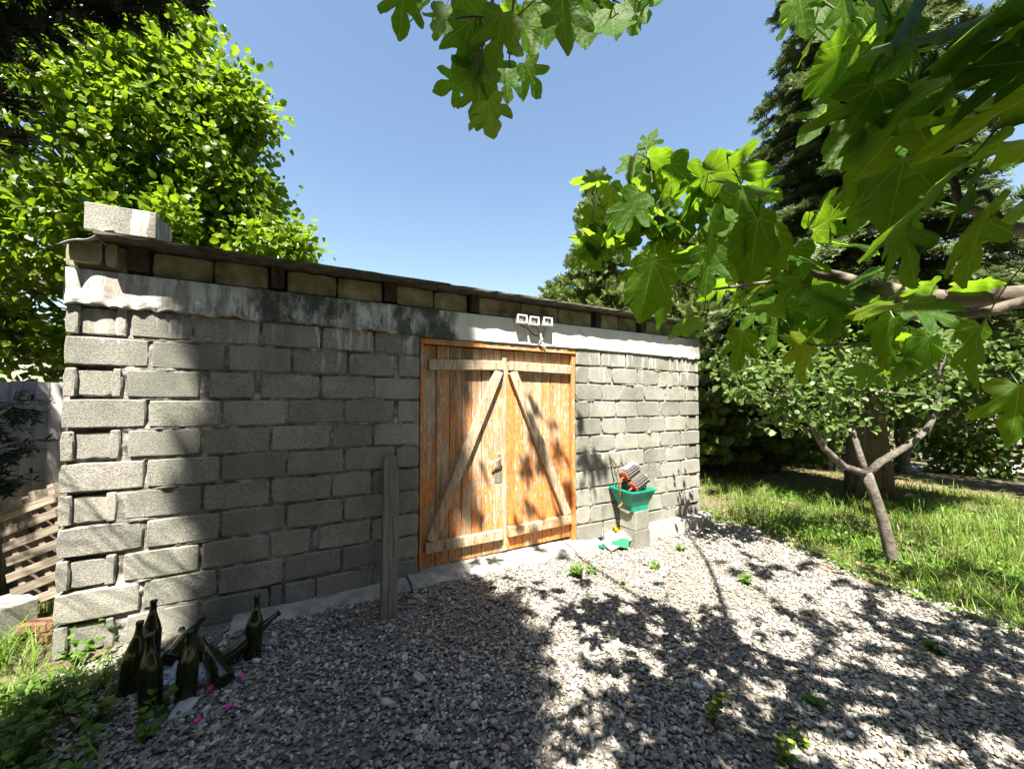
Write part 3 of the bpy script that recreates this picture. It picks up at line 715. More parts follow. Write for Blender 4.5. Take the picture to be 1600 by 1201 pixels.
tz = wz(730, 565, -YB)[1]; tz2 = wz(850, 571, -YB)[1]
bz = wz(730, 860, -YB)[1]
bar('brace', (JL0+0.04, 1.905), (XC-0.03, 1.925), 0.095, YB, YD-0.003, M_brace, dl)
bar('brace', (XC+0.045, 1.925), (JR0-0.01, 1.91), 0.095, YB, YD-0.003, M_brace, dr)
bar('brace', (JL0+0.02, 0.235), (XC-0.03, 0.225), 0.095, YB, YD-0.003, M_brace, dl)
bar('brace', (XC+0.035, 0.235), (JR0-0.01, 0.245), 0.095, YB, YD-0.003, M_brace, dr)
bar('diagonal_brace', (JL0+0.075, 0.29), (XC-0.075, 1.868), 0.095, YB+0.004, YD-0.003, M_brace, dl)
bar('diagonal_brace', (XC+0.085, 1.868), (JR0-0.06, 0.30), 0.095, YB+0.004, YD-0.003, M_brace, dr)
rough_plank('cover_strip', XC-0.024, XC+0.026, ZD0+0.02, ZT-0.01, YD-0.018, YD-0.002, M_brace, dr)
# nail heads on the braces
for dd, xs, zz in ((dl, np.linspace(JL0+0.1, XC-0.1, 5), 1.915), (dl, np.linspace(JL0+0.1, XC-0.1, 6), 0.23), (dr, np.linspace(XC+0.1, JR0-0.07, 5), 1.917), (dr, np.linspace(XC+0.1, JR0-0.07, 5), 0.24)):
    for x in xs:
        for q in (0.02, -0.022):
            z = zz+q+random.uniform(-.006, .006)
            o = MB().lathe([(0.0055, 0), (0.005, 0.003), (0.0001, 0.004)], 7).build('nail', M_rust, dd); o.location = (x+random.uniform(-.02, .02), YB-0.0005, z); o.rotation_euler = (R(90), 0, 0)
for dd, (ax, az), (bx, bz2) in ((dl, (JL0+0.075, 0.29), (XC-0.075, 1.868)), (dr, (XC+0.085, 1.868), (JR0-0.06, 0.30))):
    for t in (0.06, 0.2, 0.36, 0.52, 0.68, 0.82, 0.95):
        o = MB().lathe([(0.006, 0), (0.0055, 0.003), (0.0001, 0.004)], 7).build('nail', M_rust, dd); o.location = (ax+(bx-ax)*t+random.uniform(-.015, .015), YB+0.0035, az+(bz2-az)*t); o.rotation_euler = (R(90), 0, 0)
# lever handle and its plate
hz_ = wz(783, 717)[1]; hx = XC-0.055
h = MB(); h.box((hx, YD-0.006, hz_-0.03), (0.035, 0.008, 0.15), b=0.003); h.tube([(hx, YD-0.005, hz_), (hx, YD-0.055, hz_)], 0.009, 8)
h.tube([(hx, YD-0.052, hz_), (hx-0.04, YD-0.06, hz_-0.004), (hx-0.115, YD-0.055, hz_-0.03)], [0.010, 0.009, 0.008], 8)
h.build('handle', M_steel, dl)
MB().box((hx-0.012, YD-0.004, hz_-0.16), (0.085, 0.005, 0.17), b=0.002).build('patch_plate', M_greywood, dl)
for z in (0.42, 1.05, 1.72):
    MB().tube([(JL0-0.004, YD-0.006, z-0.05), (JL0-0.004, YD-0.006, z+0.05)], 0.009, 8).build('hinge', M_steel, dl)
# frame
fr = rough_plank('door_frame', XD0+0.002, JL0-0.004, ZD0-0.02, ZD1-0.005, 0.012, 0.16, M_jamb, shed, 0.004)
rough_plank('door_frame', JR0+0.004, XD1+0.008, ZD0-0.02, ZD1-0.005, 0.012, 0.16, M_jamb, shed, 0.004)
o = rough_plank('door_frame', 0, XD1-XD0+0.012, 0, 0.05, -0.004, 0.16, M_jamb, shed, 0.004); o.location = (XD0-0.002, 0, ZD1-0.045)

# ================================================================== THINGS
def hollow_block(name, L, D, H, label, cat, loc, rot=(0, 0, 0), cores=2, group=None, slots=False):
    bm = bmesh.new(); mb = MB(); t = 0.03
    mb.box((0, -D/2+t/2, H/2), (L, t, H), b=0.004); mb.box((0, D/2-t/2, H/2), (L, t, H), b=0.004)
    xs = np.linspace(-L/2+t/2, L/2-t/2, cores+1)
    if slots: xs = [-L/2+0.06, 0, L/2-t/2]
    for x in xs: mb.box((float(x), 0, H/2), (t, D-2*t+0.004, H-0.004), b=0.003)
    mb.box((0, 0, H-0.014), (L-0.012, D-0.012, 0.022), b=0.003)
    o = mb.build(name, M_block); o.location = loc; o.rotation_euler = rot; bm.free()
    return tag(o, label, cat, group)
p = wall(130, 366); 
hollow_block('concrete_block', 0.345, 0.27, 0.175, 'loose grey concrete block lying on the roof corner', 'block', (0.27, 0.06, ZR1+0.05), (0, 0, R(-3)), slots=True)

# floodlights
def floodlight(px, py, label):
    p = wall(px, py, 0.10); g = empty('floodlight', (p[0], 0, p[2]), label, 'floodlight', 'three floodlights above the door')
    w_, h_ = 0.118, 0.092
    mb = MB()
    for (c, d) in (((0, -0.075, h_/2-0.008), (w_, 0.05, 0.016)), ((0, -0.075, -h_/2+0.008), (w_, 0.05, 0.016)), ((-w_/2+0.008, -0.075, 0), (0.016, 0.05, h_-0.03)), ((w_/2-0.008, -0.075, 0), (0.016, 0.05, h_-0.03))): mb.box(c, d, b=0.003)
    mb.box((0, -0.056, 0), (w_-0.02, 0.016, h_-0.02)); mb.build('housing', M_alu, g)
    MB().box((0, -0.068, 0), (w_-0.034, 0.006, h_-0.034)).build('reflector', M_lampin, g)
    MB().box((0, -0.074, 0.002), (0.045, 0.004, 0.03), b=0.001).build('diode', M_chip, g)
    MB().tube([(-w_/2-0.006, -0.06, 0), (-w_/2-0.006, -0.005, -0.03), (w_/2+0.006, -0.005, -0.03), (w_/2+0.006, -0.06, 0)], 0.004, 6).build('bracket', M_alu, g)
    g.rotation_euler = (R(-4), 0, 0); return p
P1 = floodlight(817, 499, 'left one of three small square floodlights above the door')
P2 = floodlight(836, 502, 'middle one of three small square floodlights above the door')
P3 = floodlight(857, 503, 'right one of three small square floodlights above the door')
J = wall(843, 526, 0.02); J2 = wall(846, 545, 0.02)
def cable(pts, r, mat, label, grp=None):
    P = [Vector(q) for q in pts]; out = []
    for i in range(len(P)-1):
        a, b_, c, d = P[max(i-1, 0)], P[i], P[i+1], P[min(i+2, len(P)-1)]
        for k in range(6):
            t = k/6; out.append(0.5*((2*b_)+(c-a)*t+(2*a-5*b_+4*c-d)*t*t+(3*b_-a-3*c+d)*t**3))
    out.append(P[-1]); o = MB().tube(out, r, 6).build('cable', mat, None, True); return tag(o, label, 'cable', grp)
cable([P1+[0, 0.06, -0.045], wall(825, 514, .04), wall(834, 523, .02), J, J2], 0.0055, M_cable, 'dark cable hanging from the left floodlight to the joint')
cable([P2+[0, 0.06, -0.045], wall(840, 513, .03), wall(843, 520, .02), J], 0.0045, M_cable, 'short dark cable under the middle floodlight')
cable([P3+[0, 0.06, -0.045], wall(852, 515, .03), wall(849, 528, .02), wall(842, 537, .02), wall(853, 543, .02)], 0.0055, M_wcable, 'pale cable looping down from the right floodlight')

# leaning grey post
bz = gnd(607, 962); tp = wall(611, 713, 0.06)
def post():
    a, b_ = Vector(bz), Vector(tp); L = (b_-a).length
    zax = (b_-a).normalized(); xax = Vector((1, 0, 0)); yax = zax.cross(xax).normalized(); xax = yax.cross(zax)
    n = 14; vs = []; w_, t_ = 0.118, 0.075
    for i in range(n+1):
        z = L*i/n-(0.05 if i == 0 else 0)
        for (x, y) in ((-w_/2, -t_/2), (-w_/2+0.006, -t_/2-0.0), (w_/2-0.006, -t_/2), (w_/2, -t_/2+0.006), (w_/2, t_/2), (-w_/2, t_/2)):
            vs.append((x+random.gauss(0, .0012), y+random.gauss(0, .0012), z))
    fs = [(i*6+k, i*6+(k+1) % 6, (i+1)*6+(k+1) % 6, (i+1)*6+k) for i in range(n) for k in range(6)]+[(5, 4, 3, 2, 1, 0), tuple(n*6+k for k in range(6))]
    me = bpy.data.meshes.new('wooden_post'); me.from_pydata(vs, [], fs); me.update()
    o = link('wooden_post', me, M_greywood); o.matrix_world = frame_mat(a, xax, yax, zax)
    tag(o, 'weathered grey timber post leaning against the wall left of the door', 'post')
post()

# grape crusher on two stacked blocks
sc_ = gnd(997, 858)
st_o = Vector((sc_[0]+0.07, sc_[1]+0.11, sc_[2]))
zb = float(st_o.z)-0.01
hollow_block('concrete_block', 0.24, 0.23, 0.215, 'lower pale block of the stack carrying the green crusher', 'block', (st_o.x, st_o.y, zb), cores=2)
hollow_block('concrete_block', 0.235, 0.23, 0.21, 'upper pale block directly under the green crusher', 'block', (st_o.x-0.004, st_o.y+0.004, zb+0.222), (0, 0, R(2)), cores=2)
cr = empty('grape_crusher', (st_o.x-0.03, st_o.y, zb+0.437), 'green hand-cranked grape crusher with fluted rollers and red gears', 'crusher')
cr.scale = (0.93, 0.93, 0.93)
def hopper():
    b0, b1 = (0.135, 0.115), (0.20, 0.185); h_ = 0.235; t = 0.008; mb = MB()
    o = [(-b0[0], -b0[1], 0), (b0[0], -b0[1], 0), (b0[0], b0[1], 0), (-b0[0], b0[1], 0)]
    m_ = [(x*1.02, y*1.02, 0.055) for x, y, _ in o]
    u = [(-b1[0], -b1[1], h_), (b1[0], -b1[1], h_), (b1[0], b1[1], h_), (-b1[0], b1[1], h_)]
    u2 = [(x*1.06, y*1.06, h_) for x, y, _ in u]; u3 = [(x*1.06, y*1.06, h_+0.02) for x, y, _ in u]
    i1 = [(x*0.95, y*0.95, h_+0.02) for x, y, _ in u]; i0 = [(x*0.9, y*0.9, 0.03) for x, y, _ in o]
    rings = [o, m_, u, u2, u3, i1, i0]; vs = [q for r in rings for q in r]
    fs = [(r*4+k, r*4+(k+1) % 4, (r+1)*4+(k+1) % 4, (r+1)*4+k) for r in range(6) for k in range(4)]
    mb.add(vs, fs); mb.build('hopper', M_green, cr)
hopper()
for s in (-1, 1):
    for e in (-0.06, 0.07): MB().box((e, -0.108*1.0, 0.02), (0.022, 0.016, 0.06), b=0.002).build('foot_tab', M_green, cr) if s < 0 else None
axd = Vector((0.93, 0.10, 0.33)).normalized()
def roller(c, r, L):
    zax = axd; xax = Vector((0, 1, 0)).cross(zax).normalized(); yax = zax.cross(xax); M = frame_mat(c, xax, yax, zax)
    n = 48; vs = []; prof = [(r if k % 4 < 2 else r*0.84) for k in range(n)]
    for z in (0, L):
        for k in range(n): vs.append((prof[k]*math.cos(2*math.pi*k/n), prof[k]*math.sin(2*math.pi*k/n), z))
    fs = [(k, (k+1) % n, n+(k+1) % n, n+k) for k in range(n)]+[tuple(range(n))[::-1], tuple(range(n, 2*n))]
    ro = MB().add(vs, fs, M).build('roller', M_roller, cr)
    n = 56; vs = []
    for z in (-0.035, -0.008):
        for k in range(n): q = r*(1.02 if k % 4 < 2 else 0.86); vs.append((q*math.cos(2*math.pi*k/n), q*math.sin(2*math.pi*k/n), z))
    vs += [(0, 0, -0.042), (0, 0, -0.004)]
    fs = [(k, (k+1) % n, n+(k+1) % n, n+k) for k in range(n)]+[((k+1) % n, k, 2*n) for k in range(n)]+[(n+k, n+(k+1) % n, 2*n+1) for k in range(n)]
    MB().add(vs, fs, M).build('gear', M_redgear, ro)
    MB().tube([tuple(M @ Vector((0, 0, -0.10))), tuple(M @ Vector((0, 0, L+0.04)))], 0.011, 8).build('axle', M_rust, ro)
    return M
Ma = roller(Vector((-0.10, 0.02, 0.40)), 0.068, 0.22)
roller(Vector((-0.065, -0.08, 0.285)), 0.068, 0.22)
a = Ma @ Vector((0, 0, -0.095))
MB().tube([a, a+Vector((-0.02, -0.01, -0.03)), a+Vector((-0.01, -0.005, -0.17)), a+Vector((0.02, 0, -0.29)), a+Vector((-0.08, -0.04, -0.315))], [0.013, 0.013, 0.012, 0.012, 0.013], 8).build('crank_handle', M_rust, cr)
for (x, y0) in ((-0.13, 0.10), (0.08, 0.14)):
    mb = MB(); mb.tube([(x, y0-0.02, 0.20), (x-0.02, y0+0.05, 0.44), (x-0.06, y0+0.10, 0.63)], 0.010, 4); mb.tube([(x-0.06, y0+0.10, 0.63), (x+0.03, y0+0.07, 0.50), (x+0.05, y0+0.03, 0.36)], 0.010, 4)
    mb.build('support_strap', M_brown, cr)
o = MB().box((0, 0, 0), (0.20, 0.10, 0.02), b=0.003).build('cover_plate', M_whitepl, cr); o.location = (0.03, 0.06, 0.50); o.rotation_euler = (R(15), R(-19), 0)
MB().tube([(0.13, -0.11, 0.22), (0.17, -0.02, 0.34)], 0.010, 5).build('stay', M_brown, cr)

# carton, lid piece, yellow bowl and the tilted plank by the plinth
q = gnd(964, 858)
o = MB().box((0, 0, 0.05), (0.24, 0.17, 0.10), b=0.004).build('carton', M_carton); o.location = (q[0], q[1]+0.02, q[2]+0.035); o.rotation_euler = (R(-14), R(10), R(-32)); tag(o, 'crushed green and white carton on the gravel below the crusher', 'carton')
q = gnd(950, 858); o = MB().box((0, 0, 0.012), (0.16, 0.10, 0.024), b=0.003).build('tray', M_green); o.location = (q[0], q[1]+0.05, q[2]+0.015); o.rotation_euler = (R(5), R(6), R(20)); tag(o, 'flat green plastic tray half under the carton', 'tray')
q = gnd(977, 846); o = MB().lathe([(0.0001, 0.0), (0.055, 0.0), (0.075, 0.02), (0.085, 0.085), (0.092, 0.088), (0.088, 0.078), (0.07, 0.03), (0.0001, 0.022)], 24).build('bowl', M_yellow, smooth=True); o.location = (q[0]-0.05, q[1]+0.03, q[2]+0.115); o.rotation_euler = (R(16), R(-10), 0); tag(o, 'bright yellow plastic bowl behind the carton', 'bowl')
q = gnd(945, 845); o = MB().box((0, 0, 0), (0.62, 0.15, 0.028), b=0.003).build('plank', M_footing); o.location = (q[0]+0.10, -0.19, q[2]+0.11); o.rotation_euler = (R(24), R(-9), R(4)); tag(o, 'pale rough board resting against the wall foot beside the door', 'board')

# bottles
def bottle_mesh():
    prof = [(0.0001, 0.012), (0.030, 0.004), (0.045, 0.0), (0.0475, 0.008), (0.0475, 0.17), (0.046, 0.195), (0.037, 0.235), (0.024, 0.275), (0.0168, 0.305), (0.0150, 0.345), (0.0150, 0.352), (0.0178, 0.353), (0.0178, 0.366), (0.0155, 0.368), (0.0115, 0.368), (0.011, 0.33), (0.0001, 0.32)]
    return MB().lathe(prof, 24).mesh('bottle')
BM = bottle_mesh()
def bottle(px, py, label, tilt=0, az=0, s=1.0, lift=0.0):
    q = gnd(px, py); o = link('bottle', BM, M_bottle, None, True)
    o.location = (q[0], q[1], q[2]+lift-0.004); o.rotation_euler = Euler((0, tilt, az)); o.scale = (s, s, s)
    tag(o, label, 'bottle', 'dark glass bottles by the wall')
bottle(200, 1082, 'leftmost dark bottle, standing behind the front bottle', R(6), R(20), 1.0)
bottle(236, 1106, 'front dark bottle standing nearest the camera', R(2), R(200), 1.04)
bottle(232, 1040, 'dark bottle standing closest to the wall at the left of the cluster', R(3), R(60), 1.03)
bottle(290, 1092, 'dark bottle standing between the front bottle and the plastic film', R(2), R(-20), 0.98)
bottle(394, 1026, 'rightmost dark bottle, standing apart with a shiny neck', R(3), R(30), 1.0)
bottle(352, 1076, 'dark bottle lying with its neck toward the wall beside the red scrap', R(70), R(120), 0.95, 0.05)
bottle(338, 1050, 'dark bottle lying with its neck propped on the rightmost bottle', R(68), R(28), 1.0, 0.05)
bottle(262, 1046, 'dark bottle lying on its side with its mouth toward the wall', R(82), R(75), 1.0, 0.05)
bottle(310, 1040, 'dark bottle lying behind the film with its base toward the camera', R(84), R(115), 1.0, 0.05)
def crumple(name, px, py, r, mat, label, cat, sc=(1, 1, 0.6), seed=1):
    bm = bmesh.new(); bmesh.ops.create_icosphere(bm, subdivisions=4, radius=1)
    for v in bm.verts:
        c = v.co*2.3; f = 0.55+0.9*abs(float(fbm(c.x+seed*7, c.y, c.z, seed, 4))-0.5)*2.2
        v.co *= f
    me = bpy.data.meshes.new(name); bm.to_mesh(me); bm.free(); o = link(name, me, mat)
    q = gnd(px, py); o.location = (q[0], q[1], q[2]+r*sc[2]*0.55); o.scale = (r*sc[0], r*sc[1], r*sc[2]); return tag(o, label, cat)
crumple('plastic_film', 272, 1068, 0.085, M_film, 'crumpled bluish plastic film between the bottles', 'film', (1.1, 0.8, 0.8), 3)
crumple('plastic_film', 318, 1066, 0.075, M_film, 'crumpled pale film right of the middle bottle', 'film', (0.9, 0.9, 0.85), 5)
crumple('red_scrap', 326, 1075, 0.03, M_brick, 'small reddish scrap beside the lying bottle', 'scrap', (1, 1, 0.7), 6)
for i, (px, py, lb) in enumerate(((329, 1078, 'round magenta foil disc nearest the bottles'), (357, 1107, 'round magenta foil disc farthest toward the camera right'), (308, 1129, 'round magenta foil disc nearest the white shard'), (378, 1060, 'round magenta foil disc farthest from the bottles'))):
    q = gnd(px, py); o = MB().lathe([(0.0001, 0.006), (0.012, 0.006), (0.0155, 0.0), (0.017, 0.0), (0.0135, 0.008), (0.0001, 0.0085)], 14).build('foil_disc', M_magenta); o.location = (q[0], q[1], q[2]+0.013); o.rotation_euler = (R(12), R(-8), 0); tag(o, lb, 'foil disc', 'magenta discs on the gravel')
def flat_stone(px, py, r, h_, label, seed, lift=0.004):
    n = 9; rr = random.Random(seed); vs = []; 
    for ring, (k, z) in enumerate(((1.0, 0), (0.97, h_*0.7), (0.8, h_))):
        for i in range(n):
            a = 2*math.pi*i/n; f = 0.75+0.5*rr.random() if ring == 0 else fx[i]
            if ring == 0:
                if i == 0: fx = []
                fx.append(f)
            vs.append((r*k*fx[i]*math.cos(a)*1.25, r*k*fx[i]*math.sin(a)*0.8, z+rr.uniform(-.1, .1)*h_*(ring > 0)))
    fs = [(g*n+i, g*n+(i+1) % n, (g+1)*n+(i+1) % n, (g+1)*n+i) for g in range(2) for i in range(n)]+[tuple(2*n+i for i in range(n))]
    me = bpy.data.meshes.new('flat_stone'); me.from_pydata(vs, [], fs); me.update(); o = link('flat_stone', me, M_shard); q = gnd(px, py)
    o.location = (q[0], q[1], q[2]+lift); o.rotation_euler = (rr.uniform(-.15, .15), rr.uniform(-.15, .15), rr.uniform(0, 6)); tag(o, label, 'stone', 'larger pale stones on the gravel')
flat_stone(285, 1108, 0.055, 0.016, 'broad pale stone shard in front of the bottles', 3)
flat_stone(655, 1062, 0.035, 0.016, 'pale flat stone in the middle of the shaded gravel', 4, 0.008)
flat_stone(632, 1030, 0.027, 0.014, 'smaller pale flat stone behind the one in the shaded middle', 5, 0.008)
flat_stone(605, 1100, 0.03, 0.016, 'brownish pale stone nearest the camera in the shaded gravel', 6, 0.006)
flat_stone(405, 1117, 0.028, 0.012, 'small white shard at the left of the shaded gravel', 8, 0.006)

# ---------------- left yard: corrugated fence, pallet, block, bricks
fence = empty('corrugated_fence', LD(-4.6, 3.9, 0), 'grey corrugated metal fence left of the shed', 'fence')
fa = at(-260, 640, 3.3); fb = at(112, 640, 3.05)
fdir = Vector((fb-fa)); fdir.z = 0; fL = fdir.length; fdir.normalize(); fn = Vector((fdir.y, -fdir.x, 0))
ns = 3
for k in range(ns):
    x0, x1 = fL*k/ns-0.02, fL*(k+1)/ns+0.02; n = 90; vs = []; z0, z1 = -0.05, 1.70+0.015*k
    for i in range(n+1):
        s = x0+(x1-x0)*i/n; off = 0.026*math.sin(s*2*math.pi/0.125)
        for z in (z0, z1-0.008*math.sin(s*9)):
            q = Vector(fa)+fdir*s-fn*(off+0.004*k); vs.append((q.x, q.y, z))
    fs = [(2*i, 2*i+2, 2*i+3, 2*i+1) for i in range(n)]
    me = bpy.data.meshes.new('corrugated_sheet'); me.from_pydata(vs, [], fs); me.update(); o = link('corrugated_sheet', me, M_fence, None, True)
    m = o.modifiers.new('thickness', 'SOLIDIFY'); m.thickness = 0.002
    o.parent = fence; o.matrix_parent_inverse = Matrix.Translation(fence.location).inverted()
for z in (0.45, 1.4):
    q0, q1 = Vector(fa)-fn*0.05, Vector(fb)-fn*0.05
    o = MB().tube([(q0.x, q0.y, z), (q1.x, q1.y, z)], 0.025, 4).build('rail', M_rafter); o.parent = fence; o.matrix_parent_inverse = Matrix.Translation(fence.location).inverted()
# pallet leaning behind the corner
pb = at(84, 925, 2.62); pt = at(60, 765, 2.80)
pal = empty('wooden_pallet', (pb[0], pb[1], pb[2]), 'slatted wooden pallet leaning at the shed corner under the fence', 'pallet')
zax = Vector((-0.30, 0.28, 1.0)).normalized(); xax = Vector((RT[0], RT[1], 0.14)).normalized(); yax = zax.cross(xax).normalized(); xax = yax.cross(zax)
pal.matrix_world = frame_mat(Vector(pb)+Vector((0, 0, -0.06)), xax, yax, zax)
for i in range(7):
    z = 0.05+i*0.105; o = MB().box((-0.02+random.uniform(-.01, .01), -0.035, z), (0.40, 0.018, 0.06), b=0.002).build('slat', M_pallet, pal); o.rotation_euler = (0, R(random.uniform(-1.5, 1.5)), 0)
for x in (-0.16, 0.03, 0.17):
    MB().box((x, 0.02, 0.41), (0.045, 0.085, 0.76), b=0.003).build('stringer', M_pallet, pal)
for i in range(4):
    MB().box((0, 0.075, 0.10+i*0.22), (0.38, 0.016, 0.075), b=0.002).build('back_slat', M_pallet, pal)
o = MB().box((0, 0, 0), (0.90, 0.05, 0.055), b=0.004).build('timber_batten', M_pallet); q = at(48, 781, 2.80); o.location = q; o.rotation_euler = (0, R(-6), YAW-math.pi/2); tag(o, 'long brown timber batten lying across the top of the pallet', 'batten')
q = gnd(20, 1002); hollow_block('concrete_block', 0.42, 0.28, 0.26, 'pale concrete block on the ground at the left edge by the pallet', 'block', (q[0]-0.16, q[1]+0.02, q[2]-0.02), (0, 0, R(38)), cores=3)
for i, (px, py, dz, lb) in enumerate(((70, 955, 0.0, 'dusty red brick lying under the pallet'), (66, 940, 0.068, 'red brick lying on top of another under the pallet'))):
    q = at(px, py, 2.5); o = MB().box((0, 0, 0.0325), (0.19, 0.095, 0.055), b=0.004).build('brick', M_brick); o.location = (q[0], q[1], float(gh(q[0], q[1]))+0.10*i+0.02*i); o.rotation_euler = (0, 0, R(-35+20*i)); o.location.z = float(gh(q[0], q[1]))-0.01+0.062*i; tag(o, lb, 'brick', 'bricks under the pallet')

# ================================================================== VEGETATION
def tmpl_leaf(wd=0.42, fold=0.12, curl=0.18):
    ys = [0, 0.22, 0.5, 0.78, 1.0]; ws = [0.02, 0.8, 1.0, 0.62, 0.0]; T = []
    for y, k in zip(ys, ws):
        z0 = -curl*y*y
        T += [(-wd*k/1.0, y, z0+fold*k), (0, y, z0), (wd*k, y, z0+fold*k)]
    F = []
    for i in range(4):
        a = i*3; F += [(a, a+1, a+4), (a, a+4, a+3), (a+1, a+2, a+5), (a+1, a+5, a+4)]
    return np.array(T, float), np.array(F)
LT, LF = tmpl_leaf()
def tmpl_spray(n=6, wd=0.055, seed=1, sp=0.42, flat=0.10):
    r = random.Random(seed); T = []; F = []
    def spike(a, b_, w_):
        a, b_ = np.array(a), np.array(b_); d = b_-a; s = np.cross(d, (0, 0, 1.0)); s = s/(np.linalg.norm(s)+1e-9)*w_
        k = len(T); T.extend([a-s*0.6, a+s*0.6, a+d*0.55+s, b_, a+d*0.55-s]); F.append((k, k+1, k+2)); F.append((k, k+2, k+4)); F.append((k+2, k+3, k+4))
    spike((0, 0, 0), (0, 1, -0.05), wd*0.8)
    for i in range(n):
        y = 0.08+0.75*i/n
        for s in (-1, 1):
            L = sp*(1-0.55*i/n)*r.uniform(0.8, 1.15); z = r.uniform(-flat, flat)
            spike((0, y, 0), (s*L*0.8, y+L*0.75, z), wd)
    return np.array(T), np.array(F)
SPR = [tmpl_spray(6, 0.05, 1), tmpl_spray(5, 0.06, 2, 0.5, 0.2)]
def bend(a, b_, n=6, sag=0.0, wob=0.05):
    a, b_ = np.array(a, float), np.array(b_, float); L = np.linalg.norm(b_-a); out = []
    for i in range(n+1):
        t = i/n; q = a+(b_-a)*t+np.array([0, 0, -sag*L*4*t*(1-t)])
        if 0 < i < n: q = q+RNG.normal(0, wob*L*0.3, 3)
        out.append(q)
    return out
def conifer(name, label, base, H, zc, prof, nlev, nbr, ss, mat, trunk_r, group=None, rise=0.15, droop=0.35, dens=16, trunk=True, side=1.0, bark=None, part='foliage', upr=0.0):
    root = empty(name, base, label, 'tree', group); base = np.array(base, float)
    Ps, Ax, Nr, Sc = [], [], [], []; br = MB()
    lean = RNG.normal(0, 0.01, 2)
    for i in range(nlev):
        t = (i+RNG.uniform(-.4, .4))/nlev; t = min(max(t, 0), 0.995); z = zc+(H-zc)*t
        for k in range(nbr):
            a = 2*np.pi*(k+RNG.uniform(-.5, .5))/nbr+i*2.4
            L = prof(t)*RNG.uniform(0.62, 1.08)*(0.9+0.25*float(vn(a*1.2, z*0.8, 0, 5)))
            if L < 0.06: L = 0.06
            d = np.array([np.cos(a), np.sin(a), 0]); m = max(3, int(L*dens*0.55)+2)
            tt = np.linspace(0.22, 1.0, m)+RNG.uniform(-.03, .03, m)
            c = d[None]*(L*tt)[:, None]; c[:, 2] = z+rise*L*tt-droop*L*tt**2
            sd = np.cross(d, (0, 0, 1)); tang = d[None]+np.array([0, 0, 1.0])*(rise-2*droop*tt)[:, None]*0.8
            for s in (-1, 0, 1):
                ang = s*RNG.uniform(0.6, 1.1, m); ax = tang*np.cos(ang)[:, None]+sd[None]*np.sin(ang)[:, None]+RNG.normal(0, 0.16, (m, 3))+np.array([0, 0, upr*0.9])
                Ps.append(c+RNG.normal(0, 0.02, (m, 3))); Ax.append(ax); Nr.append(np.array([[0, 0, 1.0-0.6*upr]])+d[None]*(0.35+0.8*upr)+RNG.normal(0, 0.35, (m, 3)))
                Sc.append(ss*RNG.uniform(0.7, 1.25, m)*(1.0 if s else 1.15))
            if L > 0.3 and trunk and RNG.uniform() < 0.6: br.tube([(0, 0, z), tuple(d*L*0.5+[0, 0, z+rise*L*0.5-droop*L*0.25]), tuple(c[-1])], [0.012+L*0.006, 0.008, 0.003], 4, False)
    P, A, Nn, Z = np.vstack(Ps), np.vstack(Ax), np.vstack(Nr), np.concatenate(Sc)
    T, F = SPR[0]
    link(part, stamp(part, T, F, P, A, Nn, Z), mat, root)
    if trunk:
        pts = [(RNG.normal(0, .02), RNG.normal(0, .02), H*q-0.2*(q == 0)) for q in np.linspace(0, 0.96, 9)]
        rad = [trunk_r*(1-0.9*q)*(1.35 if q == 0 else 1) for q in np.linspace(0, 0.96, 9)]
        MB().tube(pts, rad, 12).build('trunk', bark or M_bark, root, True)
        if br.v: br.build('branches', bark or M_bark, root)
    return root, len(P)
